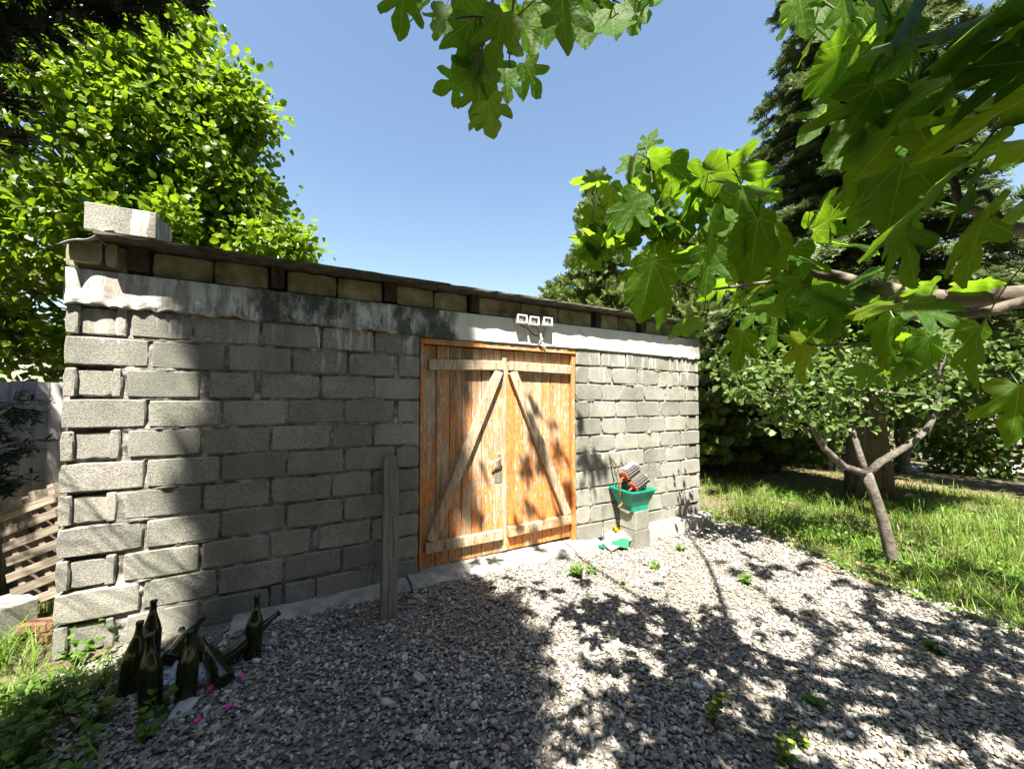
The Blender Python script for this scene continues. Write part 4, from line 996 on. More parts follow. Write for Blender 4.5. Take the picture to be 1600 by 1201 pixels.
def broadleaf(name, label, base, clumps, fork, size, mat, bark, leaves_per=18, tw=0.26, trunk_r=0.12, nind=0, group=None, limbs=True, cat='tree', up=0.5, clumpy=False):
    root = empty(name, base, label, cat, group); base = np.array(base, float)
    Ps, Ax, Nr = [], [], []; br = MB(); fork = np.array(fork, float)-base
    for (c, r, n) in clumps:
        c = np.array(c, float)-base; r = np.array(r, float)
        u = rnd_dir(n)*(RNG.uniform(0.25, 1, n)**0.45)[:, None]
        if clumpy:
            k = max(3, n//6); u = u[:k][RNG.integers(0, k, n)]+RNG.normal(0, 0.11, (n, 3))
        tc = c+u*r
        if limbs:
            pth = bend(fork, c, 6, 0.02, 0.14); r0 = 0.028*max(0.5, float(r.max())); br.tube([tuple(q) for q in pth], list(np.linspace(r0*1.6, r0*0.5, 7)), 6)
            for q in tc[::5]: br.tube([tuple(z) for z in bend(pth[int(RNG.integers(3, 7))], q, 4, 0.0, 0.12)], [r0*0.45, r0*0.3, r0*0.22, r0*0.15, 0.003], 4, False)
        for q, uu in zip(tc, u):
            k = max(3, int(leaves_per*RNG.uniform(0.6, 1.4))); o = RNG.normal(0, tw*0.5, (k, 3)); Ps.append(q+o)
            ax = o/(tw)+uu*0.5+RNG.normal(0, 0.5, (k, 3))+np.array([0, 0, -0.35]); Ax.append(ax)
            Nr.append(np.array([[0, 0, up]])+uu*0.5+RNG.normal(0, 0.55, (k, 3)))
    P, A, Nn = np.vstack(Ps), np.vstack(Ax), np.vstack(Nr); Sc = size*RNG.uniform(0.65, 1.25, len(P))
    idx = np.arange(len(P))
    if nind:
        dist = np.linalg.norm(P+base-CAM, axis=1)
        v = P+base-CAM; dep = v@FW; px = 800+FPX*(v@RT)/dep; py = 600.5-FPX*(v@UP)/dep
        dist = np.where((dep > 0.2) & (px > -20) & (px < 1620) & (py > -20) & (py < 700), dist, 1e6)-Sc*4
        sel = np.argsort(dist)[:nind]; rest = np.setdiff1d(idx, sel)
        x, y, z = frames(A[sel], Nn[sel]); lm = npmesh('leaf', LT, LF, smooth=True); lm.materials.append(mat)
        for i, k in enumerate(sel):
            o = bpy.data.objects.new('leaf', lm); C.objects.link(o); o.parent = root
            o.matrix_local = frame_mat(P[k], x[i]*Sc[k], y[i]*Sc[k], z[i]*Sc[k])
        idx = rest
    f = link('foliage', stamp('foliage', LT, LF, P[idx], A[idx], Nn[idx], Sc[idx], True), mat, root)
    if nind: f['kind'] = 'stuff'
    if limbs:
        br.tube([tuple(q) for q in bend(np.array([0, 0, -0.2]), fork, 6, 0.0, 0.05)], list(np.linspace(trunk_r*1.25, trunk_r*0.85, 7)), 10)
        br.build('trunk', bark, root, True)
    return root, len(P)

# ---- broadleaf tree behind the shed on the left
D1 = 5.2
def A3(px, py, d=D1): return at(px, py, d)
cl = [(A3(120, 240), (2.0, 1.7, 1.7), 330), (A3(290, 215), (1.0, 1.0, 1.0), 150), (A3(345, 340), (0.75, 0.9, 0.7), 100), (A3(40, 60), (1.6, 1.5, 1.2), 190),
      (A3(210, 110), (0.95, 1.0, 0.75), 110), (A3(345, 165), (0.48, 0.5, 0.5), 42), (A3(425, 385), (0.42, 0.5, 0.26), 34), (A3(470, 395), (0.22, 0.3, 0.12), 9),
      (A3(20, 430), (1.2, 1.2, 1.0), 150), (A3(60, 560), (1.1, 1.0, 0.7), 110), (A3(230, 400), (1.3, 1.0, 0.9), 130), (A3(-180, 300), (1.6, 1.6, 2.0), 150), (A3(395, 300), (0.36, 0.5, 0.36), 30), (A3(225, 30), (0.75, 0.8, 0.6), 90), (A3(130, -30), (0.9, 0.9, 0.7), 90)]
bs_ = LD(-6.0, 6.4, float(gh(*LD(-6.0, 6.4, 0)[:2])))
_, nA = broadleaf('broadleaf_tree', 'tall leafy tree with bright green oval leaves behind the shed on the left', bs_, cl, (bs_[0]+0.2, bs_[1]-0.2, 2.6), 0.100, M_broad, M_bark, 26, 0.27, 0.17, nind=300, clumpy=True)

# ---- conifers
def taper(r0, p=0.8, belly=0.0): return lambda t: r0*((1-t)**p)*(1+belly*math.sin(t*math.pi))
b = gnd(1412, 792); TB = LD(6.25, 6.6, float(gh(*LD(6.25, 6.6, 0)[:2])))
def prof_c(t): return 2.5*(1-t)**0.75*(0.75+0.35*math.sin(t*11)**2)
conifer('tall_conifer', 'tall dark cedar with drooping sprays rising behind the fig branches', TB, 13.5, 2.4, prof_c, 66, 10, 0.25, M_conA, 0.27, rise=0.22, droop=0.42, dens=18, upr=0.3)
t2 = LD(2.35, 10.2, float(gh(*LD(2.35, 10.2, 0)[:2])))
conifer('slender_conifer', 'slender pointed conifer rising behind the shed roof', t2, 7.95-t2[2]*0, 0.8, taper(1.75, 0.72), 44, 8, 0.26, M_conB, 0.12, rise=0.35, droop=0.25, dens=12, upr=0.7)
for i, (l, d, H, r, lb) in enumerate((
        (4.35, 8.9, 5.0, 1.25, 'bushy juniper just right of the shed end'), (5.9, 9.6, 5.4, 1.35, 'juniper second to the right of the shed end'),
        (3.55, 10.8, 5.3, 1.4, 'broad juniper directly behind the far end of the shed roof'), (1.45, 12.6, 5.9, 1.5, 'low rounded conifer left of the slender conifer behind the roof'),
        (4.3, 11.8, 6.6, 1.5, 'taller juniper standing behind the shed end'), (7.3, 10.3, 5.0, 1.4, 'juniper left of the tall cedar trunk'), (8.4, 12.2, 6.5, 1.6, 'dense dark conifer behind the tall cedar trunk'), (4.9, 12.6, 7.2, 1.8, 'broad conifer above the right end of the roof'), (6.4, 13.2, 8.0, 1.9, 'conifer between the broad one and the tall cedar'))):
    p_ = LD(l, d, 0); z = float(gh(p_[0], p_[1]))
    conifer('juniper', lb, (p_[0], p_[1], z), H, 0.15 if i in (0, 1, 5) else 0.5, taper(r, 0.55, 0.25), 30, 8, 0.25, M_conB if i != 6 else M_conA, 0.09, 'conifers behind the shed', rise=0.45, droop=0.22, dens=11, upr=0.85)
# ---- shading cypress behind the camera (its shadow lies over the wall and gravel)
def cyp(l, d, H, rs, lb):
    c = LD(l, d, 0); f = lambda t: float(np.interp(3.6+(H-3.6)*t, *rs))
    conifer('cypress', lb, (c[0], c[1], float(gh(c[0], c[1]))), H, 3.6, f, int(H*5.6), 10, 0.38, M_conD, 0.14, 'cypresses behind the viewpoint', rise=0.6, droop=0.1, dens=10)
cyp(-1.67, -2.5, 16.2, ([3.6, 5, 6.6, 7.8, 9.3, 14.6, 16.2], [0.95, 1.0, 0.9, 0.55, 0.54, 0.58, 0.05]), 'taller of the two dense cypresses standing behind the viewpoint')
cyp(-0.98, -2.5, 10.0, ([3.6, 5, 8.6, 10.0], [0.6, 0.68, 0.62, 0.05]), 'shorter of the two dense cypresses standing behind the viewpoint')
for i, (l, d, H, r, lb) in enumerate(((-9.5, -2.5, 11, 2.6, 'big dark conifer added to block skylight, far to the left of the viewpoint'), (-7.0, -7.0, 12, 2.8, 'big dark conifer added to block skylight, behind and left of the viewpoint'), (-2.2, -8.2, 11.5, 2.8, 'big dark conifer added to block skylight, straight behind the viewpoint'),  # out-of-view conifers added as a ring to cut the skylight
        (2.6, -8.0, 11.5, 2.8, 'big dark conifer added to block skylight, behind and slightly right of the viewpoint'), (7.2, -6.6, 12, 2.8, 'big dark conifer added to block skylight, behind and right of the viewpoint'), (10.0, -2.4, 11, 2.7, 'big dark conifer added to block skylight, far to the right of the viewpoint'), (11.6, 2.0, 9.5, 2.4, 'big dark conifer added to block skylight, at the right beyond the fig tree'), (-10.5, 2.6, 10, 2.4, 'big dark conifer added to block skylight, at the far left beyond the fence'))):
    p_ = LD(l, d, 0); z = float(gh(p_[0], p_[1]))
    conifer('conifer', lb, (p_[0], p_[1], z), H, 0.5, taper(r, 0.5, 0.2), 30, 8, 0.75, M_conD, 0.2, 'unseen conifers added around the viewpoint to block skylight', rise=0.35, droop=0.25, dens=4.5)
# ---- dark fir at the left edge, branches reaching into view
fr_ = LD(-4.7, 1.0, 0); fz = float(gh(fr_[0], fr_[1]))
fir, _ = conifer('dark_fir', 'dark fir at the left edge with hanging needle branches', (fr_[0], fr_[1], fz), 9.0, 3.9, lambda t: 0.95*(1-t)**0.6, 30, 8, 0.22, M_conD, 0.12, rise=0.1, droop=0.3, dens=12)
def fir_branch(root, base, a, b_, n, ss, wd=0.10):
    pth = [np.array(q)-np.array(base) for q in bend(a, b_, 8, 0.03, 0.06)]
    MB().tube([tuple(q) for q in pth], list(np.linspace(0.006, 0.002, 9)), 5).build('branch', M_bark, root)
    P, A, Nn = [], [], []; ax0 = (pth[-1]-pth[0]); ax0 = ax0/np.linalg.norm(ax0)
    for i in range(n):
        t = RNG.uniform(0.80, 1); k = min(7, int(t*8)); f = t*8-k; q = pth[k]+(pth[k+1]-pth[k])*f
        side = rnd_dir(1)[0]; P.append(q+side*wd*0.15); A.append(ax0*0.8+side*0.75+[0, 0, -0.15]); Nn.append(np.array([0, 0, 1.0])+rnd_dir(1)[0]*0.6)
    T, F = SPR[1]; link('needles', stamp('needles', T, F, np.array(P), np.array(A), np.array(Nn), ss*RNG.uniform(0.7, 1.2, n)), M_conD, root)
fbase = (fr_[0], fr_[1], fz)
tk = lambda z: (fr_[0], fr_[1], z)
for (px, py, d, zz, n, ss) in ((48, 632, 1.2, 1.8, 70, 0.066), (42, 690, 1.2, 1.7, 70, 0.066), (30, 748, 1.2, 1.6, 60, 0.062), (10, 660, 1.15, 1.8, 60, 0.062),
                               (50, 40, 1.2, 3.2, 90, 0.085), (48, 95, 1.2, 3.1, 70, 0.065), (30, 160, 1.2, 2.9, 70, 0.065), (28, 225, 1.2, 2.7, 80, 0.075), (12, 60, 1.15, 3.2, 90, 0.085), (8, 150, 1.15, 2.9, 90, 0.085),
                               (312, 8, 1.25, 3.6, 80, 0.075), (262, 14, 1.25, 3.6, 80, 0.07), (215, 4, 1.25, 3.6, 80, 0.07), (185, -15, 1.25, 3.6, 80, 0.07), (285, -15, 1.25, 3.7, 90, 0.08)):
    e = at(px, py, d); fir_branch(fir, fbase, tk(zz), e, n, ss)

# ---- fruit tree right of the shed
fb_ = gnd(1400, 884); fz = float(fb_[2])
ft = empty('fruit_tree', tuple(fb_), 'young bare-limbed fruit tree forking low in the grass', 'tree'); DF = 4.0
mb = MB()
def lim(pts, rads, n=9): mb.tube([tuple(at(*q)-fb_) for q in pts], [q*0.68 for q in rads], n)
lim([(1402, 905, 3.95), (1392, 865, 3.95), (1380, 815, 3.98), (1365, 770, 4.0), (1353, 738, 4.02)], [0.115, 0.085, 0.078, 0.072, 0.078])
lim([(1353, 740, 4.02), (1318, 728, 4.0), (1288, 700, 3.95), (1262, 655, 3.95), (1240, 622, 3.95), (1205, 598, 3.9), (1168, 578, 3.85)], [0.06, 0.05, 0.045, 0.038, 0.03, 0.02, 0.01], 8)
lim([(1353, 742, 4.02), (1342, 705, 4.1), (1330, 665, 4.2), (1322, 625, 4.3), (1345, 585, 4.35), (1350, 540, 4.4)], [0.055, 0.044, 0.038, 0.032, 0.02, 0.01], 8)
lim([(1355, 742, 4.02), (1375, 722, 4.0), (1412, 700, 3.98), (1448, 672, 3.95), (1464, 640, 3.95), (1468, 600, 3.9), (1476, 545, 3.9)], [0.062, 0.056, 0.05, 0.046, 0.042, 0.034, 0.02], 8)
lim([(1464, 620, 3.95), (1420, 616, 3.95), (1380, 612, 3.95), (1330, 606, 3.95)], [0.02, 0.014, 0.011, 0.006], 5)
lim([(1255, 645, 3.95), (1285, 640, 4.1), (1288, 610, 4.1), (1272, 585, 4.1)], [0.02, 0.014, 0.011, 0.006], 5)
lim([(1225, 610, 3.92), (1190, 620, 3.8), (1150, 600, 3.7)], [0.016, 0.01, 0.005], 5)
mb.build('trunk', M_fruitbark, ft, True)
P, A, Nn = [], [], []
for (px, py, d, rx, ry, n) in ((1180, 590, 3.85, 0.40, 0.24, 330), (1250, 600, 4.0, 0.42, 0.26, 330), (1320, 590, 4.2, 0.46, 0.32, 330), (1280, 550, 4.3, 0.6, 0.3, 300), (1400, 560, 4.2, 0.5, 0.36, 260), (1470, 540, 4.0, 0.35, 0.35, 200), (1320, 650, 4.2, 0.3, 0.16, 70), (1230, 655, 4.0, 0.22, 0.13, 60), (1160, 560, 4.0, 0.35, 0.25, 160), (1540, 570, 4.0, 0.5, 0.4, 220), (1215, 640, 4.0, 0.35, 0.2, 150), (1290, 660, 4.1, 0.3, 0.16, 110), (1400, 620, 4.1, 0.4, 0.2, 140)):
    c = at(px, py, d)-fb_; m = n//7; tc = c+rnd_dir(m)*(RNG.uniform(0, 1, m)**0.4)[:, None]*np.array([rx, rx, ry])
    for q in tc:
        o_ = RNG.normal(0, 0.05, (7, 3)); P.append(q+o_); A.append(o_*8+RNG.normal(0, .5, (7, 3))+[0, 0, -0.2]); Nn.append(np.array([[0, 0, 1.0]])+RNG.normal(0, .5, (7, 3)))
P, A, Nn = np.vstack(P), np.vstack(A), np.vstack(Nn)
link('foliage', stamp('foliage', LT, LF, P, A, Nn, 0.072*RNG.uniform(0.6, 1.25, len(P)), True), M_fruitleaf, ft)

# ---- background trees on the right
for i, (l, d, H, rx, n, lb) in enumerate(((13.5, 13, 6.5, 2.6, 130, 'leafy background tree at the far right edge'), (20, 17, 7.5, 3.0, 130, 'leafy background tree beside the pale path'), (10.5, 16, 8.0, 2.8, 140, 'leafy tree behind the tall cedar'),
        (17, 24, 9.0, 3.6, 120, 'tall leafy tree far behind the path'), (12.5, 8.6, 4.8, 1.9, 110, 'leafy shrub-like tree right of the cedar trunk'), (26, 22, 8.5, 3.2, 110, 'leafy tree beyond the pergola on the right'), (12, 26, 10, 3.6, 110, 'far leafy tree between the cedar and the path'), (6.5, 22, 9.5, 3.2, 110, 'far leafy tree behind the junipers'), (14.5, 9.6, 8.5, 2.6, 130, 'tall leafy tree at the right edge behind the fig leaves'), (10.6, 11.2, 7.0, 2.2, 120, 'leafy tree right behind the cedar trunk'), (18.0, 11.0, 9.0, 3.0, 120, 'big leafy tree beyond the right edge'))):
    p_ = LD(l, d, 0); z = float(gh(p_[0], p_[1])); base = (p_[0], p_[1], z); zc = z+H*0.62; hh = H*0.36
    low = 0.75 if i in (4,) else 1.0
    cl = [((p_[0]+RNG.normal(0, rx*0.4), p_[1]+RNG.normal(0, rx*0.4), zc+RNG.normal(0, hh*0.35)), (rx*0.62, rx*0.62, hh*0.6), n//5) for _ in range(7)]
    broadleaf('background_tree', lb, base, cl, (p_[0], p_[1], z+H*0.3), 0.17+0.006*d, M_wood, M_bark, 14, 0.55+0.01*d, 0.14+0.004*d, group='leafy trees in the background')
# understorey hedge closing the view between the trunks
for i, (l, d, rx, H, lb) in enumerate(((6.2, 13.0, 1.6, 2.2, 'low dark shrub behind the junipers left of the cedar trunk'), (9.8, 14.5, 1.8, 2.3, 'low shrub between the cedar trunk and the path'), (13.0, 20, 2.4, 2.8, 'green shrub left of the far path'), (31, 29, 3.5, 3.5, 'shrub mass behind the pergola'), (22, 30, 4.0, 4.0, 'broad far shrub left of the pergola'), (17.0, 13.5, 1.6, 2.0, 'dark shrub at the right edge in front of the path'), (8.2, 15.5, 2.0, 3.0, 'dense shrub right behind the cedar trunk'), (5.2, 13.8, 1.8, 3.2, 'dense shrub behind the shed end'), (11.5, 17.0, 1.9, 2.6, 'shrub left of the slim trunk by the path'))):
    p_ = LD(l, d, 0); z = float(gh(p_[0], p_[1]))
    cl = [((p_[0]+RNG.normal(0, rx*0.5), p_[1]+RNG.normal(0, rx*0.5), z+H*0.5), (rx*0.7, rx*0.7, H*0.5), 30) for _ in range(4)]
    broadleaf('shrub', lb, (p_[0], p_[1], z), cl, (p_[0], p_[1], z+0.5), 0.13+0.006*d, M_wood, M_bark, 13, 0.5+0.01*d, 0.05, group='background shrubs', cat='shrub')
p_ = gnd(1486, 732); q = p_; 
sl_ = empty('slim_tree', tuple(q), 'slim straight tree trunk standing beside the pale path', 'tree')
mb = MB(); mb.tube([(0, 0, -0.2), (0.03, 0, 1.0), (0.0, 0.03, 2.2), (0.05, 0, 4.0), (0, 0, 6.0)], [0.24, 0.19, 0.16, 0.12, 0.06], 9); mb.build('trunk', M_bark, sl_, True)
u = rnd_dir(900)*(RNG.uniform(0, 1, 900)**0.4)[:, None]*np.array([1.8, 1.8, 1.6])+np.array([0, 0, 5.2])
link('foliage', stamp('foliage', LT, LF, u, RNG.normal(0, 1, (900, 3)), np.array([[0, 0, 1.0]])+RNG.normal(0, .5, (900, 3)), 0.3*RNG.uniform(.6, 1.2, 900), True), M_wood, sl_)
# pale path and pergola far right
def path_sheet():
    pts = [(1330, 741), (1420, 736), (1500, 738), (1600, 742), (1760, 746), (1760, 730), (1600, 728), (1500, 727), (1420, 729)]
    vs = [tuple(gnd(a, b_)+np.array([0, 0, 0.03])) for a, b_ in pts]
    me = bpy.data.meshes.new('gravel_path'); me.from_pydata(vs, [], [tuple(range(len(vs)))]); me.update(); tag(link('gravel_path', me, M_path), kind='structure')
path_sheet()
pg = gnd(1548, 727); dpt = float((pg-CAM)@FW); pgz = float(gh(pg[0], pg[1])); k = dpt/FPX
per = empty('pergola', (pg[0], pg[1], pgz), 'small brown wooden pergola with dark roof far beyond the path', 'pergola', rot=(0, 0, YAW-math.pi/2+0.5))
for (x, y) in ((-22, 0), (-8, 14), (6, 0), (20, 14)):
    MB().box((x*k, y*k, 16*k), (4.0*k, 4.0*k, 32*k)).build('post', M_post, per)
MB().box((-1*k, 7*k, 33*k), (54*k, 30*k, 3*k), b=0.01).box((-1*k, 7*k, 36*k), (60*k, 36*k, 3*k), b=0.01).build('roof', M_tile, per)
MB().box((-1*k, 7*k, 6*k), (46*k, 6*k, 2.5*k), b=0.01).build('bench', M_post, per)

# ---- fig tree: limbs from the right, single large leaves
def fig_template(seed, lobes=True):
    r = random.Random(seed)
    half = [(0.0, 0.0), (0.13, -0.10), (0.30, -0.06), (0.40, 0.08), (0.40, 0.20), (0.27, 0.27), (0.34, 0.36), (0.50, 0.55), (0.48, 0.68), (0.32, 0.62), (0.12, 0.48), (0.20, 0.68), (0.17, 0.84), (0.07, 0.97), (0.0, 1.04)]
    if not lobes: half = [(0.0, 0.0), (0.14, -0.10), (0.33, -0.04), (0.43, 0.12), (0.45, 0.26), (0.43, 0.36), (0.44, 0.46), (0.45, 0.55), (0.41, 0.64), (0.34, 0.70), (0.27, 0.74), (0.22, 0.80), (0.16, 0.89), (0.08, 0.97), (0.0, 1.02)]
    half = [(x*0.9, y) for x, y in half]
    R_ = [(x*r.uniform(0.9, 1.1), y+r.uniform(-.02, .02)) for x, y in half]; L_ = [(-x*r.uniform(0.9, 1.1), y+r.uniform(-.02, .02)) for x, y in half[1:-1]][::-1]
    out0 = R_+L_; m0 = len(out0); out = []
    for i in range(m0):
        a, b_, c_, d_ = [Vector(out0[(i+q) % m0]) for q in (-1, 0, 1, 2)]
        for t in (0.0, 0.5):
            v = 0.5*((2*b_)+(c_-a)*t+(2*a-5*b_+4*c_-d_)*t*t+(3*b_-a-3*c_+d_)*t**3)
            if i == 0 and t == 0: v = b_
            out.append((v.x+r.uniform(-.012, .012), v.y+r.uniform(-.012, .012)))
    n = len(out); c = (0.0, 0.34); k1, k2, k3 = r.uniform(-.1, .6), r.uniform(-0.1, 0.35), r.uniform(-.4, .4)
    def z(x, y): return -k1*y*y*0.55+k2*abs(x)-0.45*x*x+k3*x*y+0.03*math.sin(9*y+seed)*abs(x)*3
    T = [(c[0], c[1], z(*c))]
    for f in (0.5, 1.0):
        for x, y in out:
            X, Y = c[0]+(x-c[0])*f, c[1]+(y-c[1])*f; T.append((X, Y, z(X, Y)+(r.uniform(-.02, .02) if f == 1 else 0)))
    F = []
    for i in range(n):
        j = (i+1) % n; F.append((0, 1+i, 1+j)); F.append((1+i, 1+n+i, 1+n+j)); F.append((1+i, 1+n+j, 1+j))
    return np.array(T), np.array(F)
FT = [fig_template(s, s % 4 != 3) for s in range(12)]
FM = []
for T, F in FT:
    me = npmesh('leaf', T, F, T[:, :2].copy(), True); me.materials.append(M_fig); FM.append(me)
fig_base = LD(2.75, 0.9, 0); fig_base[2] = float(gh(fig_base[0], fig_base[1]))
fig = empty('fig_tree', tuple(fig_base), 'fig tree with large lobed leaves and limbs reaching in from the right', 'tree')
LIMB_PTS = []
def fl(q): return tuple(np.array(q)-fig_base)
def limb(pts, rads, n=9, name='limb'):
    P = [Vector(fl(at(*q)) if len(q) == 3 and q[0] > 20 or q[1] > 20 else fl(LD(*q))) for q in pts]; out = []; rr = []
    for i in range(len(P)-1):
        a, b_, c, d = P[max(i-1, 0)], P[i], P[i+1], P[min(i+2, len(P)-1)]
        for k in range(4):
            t = k/4; out.append(0.5*((2*b_)+(c-a)*t+(2*a-5*b_+4*c-d)*t*t+(3*b_-a-3*c+d)*t**3)); rr.append((rads[i]+(rads[i+1]-rads[i])*t)*random.uniform(0.78, 0.90))
    out.append(P[-1]); rr.append(rads[-1]); LIMB_PTS.extend(out); MB().tube(out, rr, n).build(name, M_figbark, fig, True); return out
MB().tube([(0, 0, -0.2), (0.02, 0.03, 0.5), (-0.03, 0.05, 1.1), (0, 0, 1.75)], [0.17, 0.13, 0.115, 0.11], 12).build('trunk', M_figbark, fig, True)
TOPF = (2.75, 0.9, 1.72)
limb([TOPF, (2.35, 1.05, 1.86), (1600, 462, 1.28), (1500, 468, 1.36), (1400, 456, 1.45), (1330, 438, 1.5), (1240, 418, 1.55), (1130, 398, 1.6), (1060, 378, 1.6), (1010, 362, 1.6), (965, 372, 1.6), (935, 392, 1.6)], [0.075, 0.06, 0.040, 0.037, 0.034, 0.029, 0.023, 0.016, 0.011, 0.008, 0.006, 0.004])
limb([(2.35, 1.05, 1.84), (1640, 470, 1.24), (1530, 489, 1.25), (1400, 492, 1.3), (1310, 470, 1.35), (1250, 440, 1.35), (1220, 410, 1.35), (1200, 380, 1.35)], [0.03, 0.024, 0.020, 0.0165, 0.0145, 0.012, 0.008, 0.005], 8)
limb([(1250, 438, 1.36), (1190, 442, 1.42), (1140, 449, 1.48), (1090, 452, 1.5), (1035, 432, 1.5), (1015, 440, 1.5)], [0.009, 0.008, 0.0065, 0.0055, 0.004, 0.003], 6)
limb([(1375, 500, 1.45), (1345, 490, 1.6), (1290, 486, 1.7), (1230, 478, 1.75), (1180, 462, 1.8), (1140, 440, 1.8)], [0.014, 0.012, 0.010, 0.009, 0.006, 0.003], 6)
limb([(1350, 495, 1.45), (1372, 522, 1.5), (1335, 536, 1.5), (1280, 540, 1.5), (1245, 532, 1.5)], [0.010, 0.010, 0.008, 0.006, 0.003], 6)
limb([(1335, 534, 1.5), (1400, 533, 1.45), (1435, 520, 1.4)], [0.006, 0.004, 0.003], 5)
limb([(1060, 378, 1.6), (1028, 345, 1.6), (1021, 300, 1.6), (1014, 250, 1.6), (1008, 228, 1.6)], [0.009, 0.007, 0.005, 0.004, 0.003], 6)
limb([(1028, 318, 1.6), (1045, 290, 1.6), (1052, 275, 1.6)], [0.005, 0.004, 0.003], 5)
limb([(1010, 362, 1.6), (990, 340, 1.6), (985, 320, 1.6)], [0.006, 0.004, 0.003], 5)
limb([(965, 372, 1.6), (940, 355, 1.6), (925, 345, 1.6)], [0.005, 0.004, 0.003], 5)
limb([(1130, 398, 1.6), (1128, 330, 1.5), (1118, 290, 1.45), (1150, 265, 1.4)], [0.010, 0.007, 0.005, 0.003], 6)
limb([(2.4, 0.95, 1.9), (1640, 365, 0.85), (1560, 345, 0.85), (1500, 315, 0.82), (1490, 282, 0.8), (1440, 190, 0.8), (1425, 130, 0.8)], [0.03, 0.016, 0.012, 0.010, 0.008, 0.006, 0.004], 8)
limb([(1500, 315, 0.82), (1540, 300, 0.8), (1560, 335, 0.78), (1585, 350, 0.78)], [0.008, 0.007, 0.005, 0.003], 6)
limb([TOPF, (2.2, 0.5, 2.7), (1.3, 0.45, 3.4), (0.45, 0.85, 3.75), (0.05, 1.25, 3.5), (776, -30, 1.25), (762, 40, 1.25), (748, 95, 1.25), (742, 118, 1.25)], [0.085, 0.06, 0.04, 0.02, 0.012, 0.008, 0.007, 0.005, 0.003], 8)
limb([(0.05, 1.25, 3.5), (806, -30, 1.25), (797, 50, 1.25), (796, 105, 1.25)], [0.008, 0.006, 0.005, 0.003], 6)
limb([(762, 28, 1.25), (735, 26, 1.25), (712, 30, 1.25)], [0.005, 0.004, 0.003], 5)
limb([(755, 60, 1.25), (742, 95, 1.25), (742, 120, 1.25)], [0.004, 0.003, 0.0025], 5)
limb([(0.45, 0.85, 3.75), (0.6, 1.4, 3.7), (960, -30, 1.3), (968, 5, 1.3)], [0.015, 0.01, 0.006, 0.003], 6)
limb([(1.3, 0.45, 3.4), (1.4, 0.9, 3.2), (1300, -40, 1.3), (1310, 20, 1.3)], [0.03, 0.016, 0.007, 0.003], 6)
limb([(1.3, 0.45, 3.4), (0.7, 1.2, 4.4), (0.2, 1.9, 5.0)], [0.04, 0.025, 0.01], 7)
limb([(1.3, 0.45, 3.4), (1.9, 1.4, 4.5), (2.2, 2.4, 5.4)], [0.04, 0.025, 0.01], 7)
limb([(2.2, 0.5, 2.7), (3.2, 0.6, 3.6), (4.2, 1.0, 4.2)], [0.05, 0.03, 0.012], 7)
limb([(2.2, 0.5, 2.7), (1.8, -0.5, 3.3), (1.4, -1.0, 3.7)], [0.05, 0.03, 0.012], 7)
